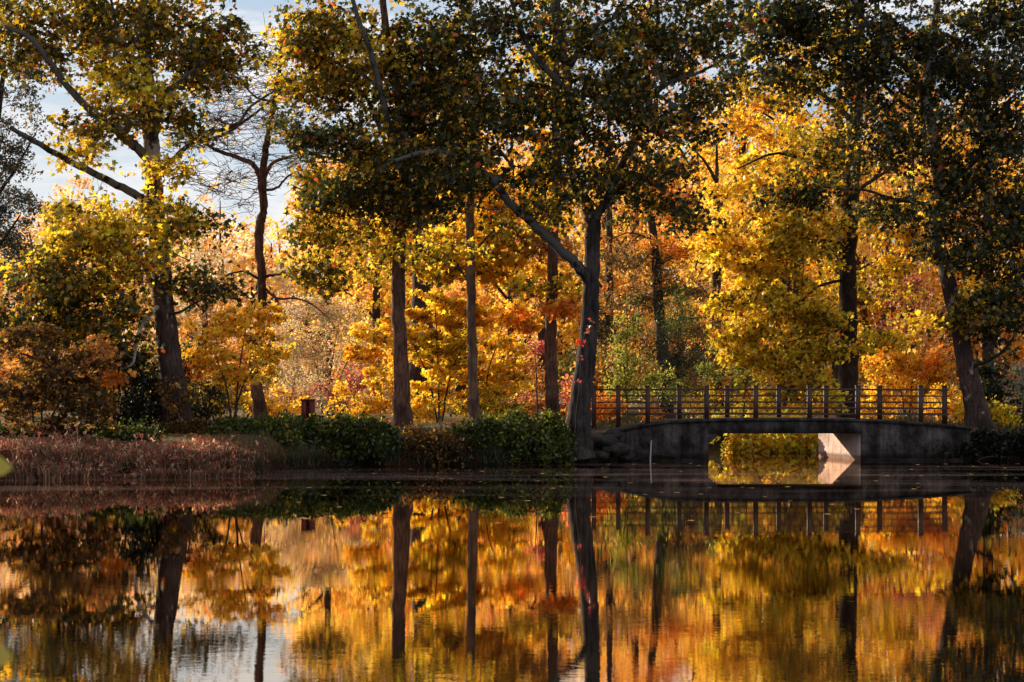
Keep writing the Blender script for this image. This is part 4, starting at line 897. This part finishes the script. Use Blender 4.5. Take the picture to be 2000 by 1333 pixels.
# railings
def railing(label, y, posts, x0, x1, zt=None):
    root = bpy.data.objects.new('railing', None); COL.objects.link(root); root.parent = bridge
    root.location = (0, y - BY0, 0); root['label'] = label
    o = bo + np.array([0, y - BY0, 0])
    tz = bz(755)
    for px in posts:
        x = bx(px, y); w = .08; m = MB()
        m.box(x - w, x + w, y - .09, y + .09, min(topz(x), 3) - .02, tz)
        m.box(x - w - .012, x + w + .012, y - .10, y + .10, tz, tz + .035)
        m.build('post', IRON, root, o)
    for k, py in enumerate((761, 773.5, 786, 798, 809.5)):
        z = bz(py); xs_ = np.linspace(x0, x1, 14)
        hh = .032 if k == 0 else .024
        m = MB(); v = []
        for x in xs_:
            zz = z - .012 * ((x - bx(1530)) / 5) ** 2 + rng.normal() * .003
            v += [(x, y - .03, zz - hh), (x, y + .03, zz - hh), (x, y + .03, zz + hh), (x, y - .03, zz + hh)]
        f = []
        for i in range(len(xs_) - 1):
            a = 4 * i; c = a + 4
            for q in range(4): f.append([a + q, c + q, c + (q + 1) % 4, a + (q + 1) % 4])
        f.append([0, 1, 2, 3]); e = 4 * (len(xs_) - 1); f.append([e + 3, e + 2, e + 1, e])
        m.add(v, f); m.build('rail', IRON, root, o)
railing('front railing of the bridge', BY0 + .16, [1265, 1380, 1476, 1581, 1675.5, 1798], bx(1225), bx(1856))
railing('rear railing of the bridge', BY1 - .2, [1160, 1207.5, 1326.5, 1420, 1521, 1613, 1718, 1845], bx(1158, BY1), bx(1850, BY1))

# path over and on both sides of the bridge
m = MB(); px_ = np.concatenate([np.linspace(-60, bx(1205) - .0, 60)]); v = []; f = []
def pathz(x, y): return max(gz(x, y), .3) + .05
for i, x in enumerate(px_):
    e = np.clip((x - (bx(1205) - 2.2)) / 2.2, 0, 1); e = e * e * (3 - 2 * e)
    ya, yb = 72.0 - .0, 74.2
    for y in (ya, yb):
        z = (1 - e) * pathz(x, y) + e * (topz(bx(1205)) - .02)
        v.append((x, y, z))
    v.append((x, yb, -.3)); v.append((x, ya, -.3))
n_ = len(px_)
f = [[4 * i, 4 * i + 4, 4 * i + 5, 4 * i + 1] for i in range(n_ - 1)] + [[4 * i + 3, 4 * i + 7, 4 * i + 4, 4 * i] for i in range(n_ - 1)] + [[4 * i + 1, 4 * i + 5, 4 * i + 6, 4 * i + 2] for i in range(n_ - 1)]
m.add(v, f); tag(m.build('path', PATHM), kind='structure')
m = MB(); v = []
for x in np.linspace(bx(1898), 60, 40):
    e = np.clip(1 - (x - bx(1898)) / 3, 0, 1)
    for y in (72.2, 74.2): v.append((x, y, (1 - e) * (gz(x, y) + .03) + e * (topz(bx(1898)) - .02)))
    v.append((x, 74.2, -.3)); v.append((x, 72.2, -.3))
f = [[4 * i, 4 * i + 4, 4 * i + 5, 4 * i + 1] for i in range(39)] + [[4 * i + 3, 4 * i + 7, 4 * i + 4, 4 * i] for i in range(39)] + [[4 * i + 1, 4 * i + 5, 4 * i + 6, 4 * i + 2] for i in range(39)]
m.add(v, f); tag(m.build('path', PATHM), kind='structure')

# ------------------------------------------------------------------ small things
# thin pale stake standing in the water in front of the left wall
sp_ = P(1271, 903, 70.2); so = np.array([sp_[0], 70.2, 0.0])
r = thing('stake', so, 'thin pale stake standing in the water before the left bridge wall', 'stake')
m = MB(); tube(m, np.array([(so[0] - .01, 70.2, -.8), (so[0] - .015, 70.2, 0), (so[0] + .0, 70.2, .35), (so[0] + .02, 70.2, .70)]), [.028, .028, .026, .022], 7)
m.build('pole', STAKE, r, so, smooth=True)
m = MB(); tube(m, np.array([(so[0] + .02, 70.2, .70), (so[0] + .022, 70.2, .725)]), [.03, .02], 7); m.build('cap', STAKE, r, so)
# dark red slotted box on a post
D = 66.9; q = P(602, 812, D); z0 = gz(q[0], D); o = np.array([q[0], D, z0])
r = thing('slotted_box', o, 'dark red wooden box with a slotted front on a post behind the green shrubs', 'box')
zt = bz(782, D); zb_ = bz(825, D); w = .21
m = MB(); m.box(q[0] - w, q[0] - .055, D - .16, D + .16, zb_, zt); m.box(q[0] + .055, q[0] + w, D - .16, D + .16, zb_, zt); m.box(q[0] - .054, q[0] + .054, D - .05, D + .158, zb_ + .002, zt - .002)
m.build('body', BOXM, r, o)
m = MB()
for k in range(4): 
    zz = zb_ + .1 + k * (zt - zb_ - .15) / 3.6
    m.box(q[0] - .05, q[0] + .05, D - .12, D - .06, zz, zz + .05)
m.build('slot_panel', BOXD, r, o)
m = MB(); m.box(q[0] - w - .02, q[0] + w + .02, D - .19, D + .19, zt + .001, zt + .035); m.build('lid', BOXM, r, o)
m = MB(); m.box(q[0] - .06, q[0] + .06, D - .06, D + .06, z0 - .3, zb_ - .001); m.build('post', BOXM, r, o)
# red climbing vine on the big grey trunk
o = P(1140, 700, 68.5)
r = thing('climbing_vine', o, 'small creeper with glowing red leaves clinging to the big grey trunk', 'vine')
vp = [P(1154, 620, 68.66), P(1150, 640, 68.62), P(1140, 660, 68.56), P(1134, 690, 68.56), P(1133, 740, 68.55), P(1126, 800, 68.52), P(1122, 870, 68.45)]
m = MB(); pp, _ = smooth_path(vp, 5); tube(m, pp, np.full(len(pp), .012), 4); m.build('stem', TWIG, r, o)
m = MB(); leafy(m, np.array([P(1131, 665, 68.3), P(1137, 668, 68.35), P(1134, 672, 68.3), P(1127, 668, 68.3)]), ['red'] * 4, 9, .16, .10, MAPLE, face=-1.2)
leafy(m, np.array([P(1152, 640, 68.4), P(1147, 650, 68.4), P(1155, 626, 68.5), P(1133, 700, 68.4), P(1131, 745, 68.4)]), ['crimson'] * 5, 5, .15, .09, MAPLE, face=-1.2); m.build('foliage', LEAF, r, o)
# rocks and roots by the left end of the bridge
rocks = [(1178, 862, 70.2, .42, 'rounded dark rock highest of the pile beside the big grey trunk'), (1200, 878, 70.3, .46, 'largest dark rock of the pile against the left bridge wall'),
         (1172, 890, 69.8, .30, 'small rock at the waterline next to the big grey trunk'), (1222, 892, 70.5, .28, 'low rock at the waterline under the left bridge wall'),
         (1196, 850, 70.8, .32, 'flat rock just below the left end of the path'), (1090, 896, 68.2, .24, 'dark rock left of the big grey trunk at the waterline')]
for (a, b, D, s, lb) in rocks:
    c = P(a, b, D); g = gz(c[0], D)
    m = MB(); nu, nv = 14, 9
    U, Vv = np.meshgrid(np.linspace(0, 2 * np.pi, nu, endpoint=False), np.linspace(.02, np.pi - .02, nv))
    ph = rng.random(6) * 6
    R = s * (1 + .16 * np.sin(3 * U + ph[0]) * np.sin(2 * Vv + ph[1]) + .12 * np.sin(5 * U + ph[2]) * np.sin(3 * Vv + ph[3]) + .06 * rng.normal(size=U.shape))
    v = np.stack([c[0] + 1.15 * R * np.cos(U) * np.sin(Vv), D + R * np.sin(U) * np.sin(Vv), c[2] + .55 * R * np.cos(Vv)], -1).reshape(-1, 3)
    ii = np.arange(nv - 1)[:, None] * nu; jj = np.arange(nu)[None]; j2 = (jj + 1) % nu
    m.add(v, np.stack([ii + jj, ii + nu + jj, ii + nu + j2, ii + j2], -1).reshape(-1, 4))
    tag(m.build('rock', ROCK, None, np.array([c[0], D, c[2] - s * .7])), lb, 'rock')
# sticks lying at the waterline
sticks = [((700, 912), (790, 900), 66.2, 'bleached branch lying at the waterline below the rounded green shrub'), ((610, 916), (690, 904), 65.2, 'thin bent branch at the waterline below the red box'),
          ((1165, 893), (1240, 880), 69.6, 'fallen branch leaning on the rocks by the left bridge wall'), ((1850, 868), (1985, 885), 72.2, 'long pale root running down the bank under the leaning trunk'),
          ((880, 905), (960, 897), 67.3, 'dark stick at the waterline left of the big grey trunk'),
          ((1010, 908), (1105, 896), 67.6, 'crooked branch half in the water before the sunlit-topped shrub'), ((470, 926), (560, 912), 63.5, 'grey branch lying where the reeds end'),
          ((1235, 898), (1330, 893), 70.9, 'thin twiggy branch at the foot of the left bridge wall'), ((1900, 905), (1990, 893), 71.0, 'dark root reaching into the water at the right edge')]
for (a, b, D, lb) in sticks:
    p0, p1 = P(*a, D), P(*b, D + .5); md = (p0 + p1) / 2 + np.array([0, 0, .12])
    pp, _ = smooth_path([p0, md, p1], 6); pp += rng.normal(size=pp.shape) * .03
    org = pp[0].copy(); r = thing('fallen_branch', org, lb, 'branch')
    m = MB(); tube(m, pp, np.linspace(.035, .012, len(pp)), 6); m.build('stem', BARKL, r, org)
    m = MB()
    for k in range(4):
        q0 = pp[3 + 2 * k]; d = np.array([rng.normal() * .3, rng.normal() * .2, .1 + .25 * rng.random()])
        tube(m, q0 + d * np.linspace(0, 1, 4)[:, None], np.linspace(.012, .004, 4), 4)
    m.build('twig', BARKL, r, org)
# dead white branch hanging from the left plane tree
o = P(308, 600, 65.6)
r = thing('dead_branch', o, 'bleached dead branch hanging crookedly left of the plane tree trunk', 'branch')
pp, _ = smooth_path([P(308, 600, 65.6), P(287, 622, 65.2), P(270, 652, 65), P(264, 690, 65), (P(258, 712, 65)), P(236, 722, 65.2)], 5)
m = MB(); tube(m, pp, np.linspace(.07, .03, len(pp)), 7); m.build('stem', WHITEB, r, o, smooth=True)
m = MB(); 
for a, b in (((270, 652), (292, 640)), ((262, 700), (240, 690)), ((287, 622), (262, 612))):
    tube(m, P(*a, 65) + (P(*b, 65) - P(*a, 65)) * np.linspace(0, 1, 4)[:, None], np.linspace(.03, .01, 4), 5)
m.build('twig', WHITEB, r, o)
# floating leaves
spots = []
for i in range(110):
    D = rng.uniform(38, 70); px = rng.uniform(560, 1990)
    x = (px - 1000) / F * D
    if gz(x, D) < -.3: spots.append((x, D))
m = MB(); leaves(m, np.zeros((1, 3)), np.array([[0, 0, 1.]]), np.array([.16]), np.array([[.5, .3, .12]]), MAPLE, fold=.12)
proto = m.build('floating_leaf', LEAF)
tag(proto, 'fallen leaf floating flat on the calm water before the bank', 'leaf', 'fallen leaves floating on the pond')
for i, (x, y) in enumerate(spots):
    o_ = proto if i == 0 else proto.copy()
    if i: COL.objects.link(o_)
    o_.location = (x, y, .012); o_.rotation_euler = (0, 0, rng.random() * 6.28); s = .6 + .7 * rng.random(); o_.scale = (s, s, s)
# sprig close to the camera at the left edge
o = np.array([-1.25, 4.0, gz(-1.25, 4.0)])
r = thing('near_sprig', o, 'out-of-focus leafy sprig poking in at the left edge close to the viewer', 'branch')
m = MB(); pp, _ = smooth_path([o, o + [0, 0, .8], (-1.2, 4.0, 1.9), (-1.12, 4.02, 2.2), (-1.15, 4, 2.6)], 5); tube(m, pp, np.linspace(.018, .006, len(pp)), 7)
for a in ((-1.02, 4.0, 2.35), (-1.02, 4.0, 1.98)):
    q0 = pp[np.argmin(((pp - np.array(a)) ** 2).sum(1))]; tube(m, q0 + (np.array(a) - q0) * np.linspace(0, 1, 4)[:, None], [.004] * 4, 5)
m.build('stem', TWIG, r, o, smooth=True)
for (a, b, s) in ((-12, 908, .07), (-14, 1278, .074), (-60, 1100, .09), (-50, 700, .08)):
    c = P(a, b, 4.0); m = MB()
    th = np.linspace(0, 2 * np.pi, 15)[:-1]
    sh = np.stack([.5 - .5 * np.cos(th), .36 * np.sin(th) * (1 - .18 * np.cos(th) * -1)], 1) * (1 + .04 * np.sin(5 * th)[:, None])
    t = np.array([1, .1, -.28]); nn = np.array([.25, -.75, .6]); t = t - nn * (t @ nn) / (nn @ nn); t /= np.linalg.norm(t); nn = nn / np.linalg.norm(nn); bb = np.cross(nn, t)
    v = c + s * ((sh[:, :1] - .5) * t + sh[:, 1:] * bb - .12 * np.abs(sh[:, 1:]) * nn)
    m.add(v, [list(range(14))], 0, (.20, .17, .02)); m.build('leaf', LEAFG, r, o)

# ================================================================== light, sky, camera
SUN_EL, SUN_AZ = math.radians(17), math.radians(-44)     # azimuth measured from +Y (away from the camera) towards +X
sd = np.array([math.sin(SUN_AZ) * math.cos(SUN_EL), math.cos(SUN_AZ) * math.cos(SUN_EL), math.sin(SUN_EL)])
from mathutils import Vector
ld = bpy.data.lights.new('sun', 'SUN'); ld.energy = 7.5; ld.angle = math.radians(.9); ld.color = (1.0, .84, .62)
lo = bpy.data.objects.new('sun', ld); COL.objects.link(lo); lo.rotation_euler = Vector(tuple(sd)).to_track_quat('Z', 'Y').to_euler()
lo.location = (-60, 120, 60)
w = bpy.data.worlds.new('World'); scene.world = w; w.use_nodes = True
nt = w.node_tree; nt.nodes.clear(); lk = nt.links.new
out = nt.nodes.new('ShaderNodeOutputWorld'); bg_ = nt.nodes.new('ShaderNodeBackground')
sky = nt.nodes.new('ShaderNodeTexSky'); sky.sky_type = 'NISHITA'; sky.sun_disc = False
sky.sun_elevation = SUN_EL; sky.sun_rotation = SUN_AZ; sky.dust_density = 1.6; sky.air_density = 1.0
tc = nt.nodes.new('ShaderNodeTexCoord'); sp = nt.nodes.new('ShaderNodeSeparateXYZ'); lk(tc.outputs['Generated'], sp.inputs[0])
mp = nt.nodes.new('ShaderNodeMapping'); mp.inputs['Scale'].default_value = (6, 6, 26); lk(tc.outputs['Generated'], mp.inputs['Vector'])
n1 = nt.nodes.new('ShaderNodeTexNoise'); n1.inputs['Scale'].default_value = 1.6; n1.inputs['Detail'].default_value = 9; n1.inputs['Roughness'].default_value = .62
lk(mp.outputs[0], n1.inputs['Vector'])
cr = ramp(nt, [(.40, (0, 0, 0)), (.60, (1, 1, 1))]); lk(n1.outputs['Fac'], cr.inputs[0])
mix = nt.nodes.new('ShaderNodeMixRGB'); lk(cr.outputs[0], mix.inputs[0]); 
grey = nt.nodes.new('ShaderNodeMixRGB'); grey.inputs[0].default_value = SKYMIX = .65
lk(sky.outputs[0], grey.inputs[1]); grey.inputs[2].default_value = (4.6, 6.3, 8.6, 1)
lk(grey.outputs[0], mix.inputs[1]); mix.inputs[2].default_value = (9.8, 9.7, 9.9, 1)
lk(mix.outputs[0], bg_.inputs['Color']); bg_.inputs['Strength'].default_value = .10
lk(bg_.outputs[0], out.inputs['Surface'])

cd = bpy.data.cameras.new('camera'); cam = bpy.data.objects.new('camera', cd); COL.objects.link(cam)
cam.location = (0, 0, CH); cam.rotation_euler = (math.radians(90), 0, 0)
cd.sensor_width = 36; cd.lens = F / 2000 * 36; cd.shift_y = (HZ - 666.5) / 2000; cd.clip_end = 3000; cd.clip_start = .1
cd.dof.use_dof = True; cd.dof.focus_distance = 70; cd.dof.aperture_fstop = 5.6
scene.camera = cam
scene.view_settings.view_transform = 'Standard'; scene.view_settings.look = 'None'; scene.view_settings.exposure = 0
scene.render.engine = 'CYCLES'
cy = scene.cycles; cy.max_bounces = 6; cy.diffuse_bounces = 3; cy.transmission_bounces = 4; cy.glossy_bounces = 3; cy.use_denoising = True
cy.caustics_reflective = False; cy.caustics_refractive = False; cy.sample_clamp_indirect = 4
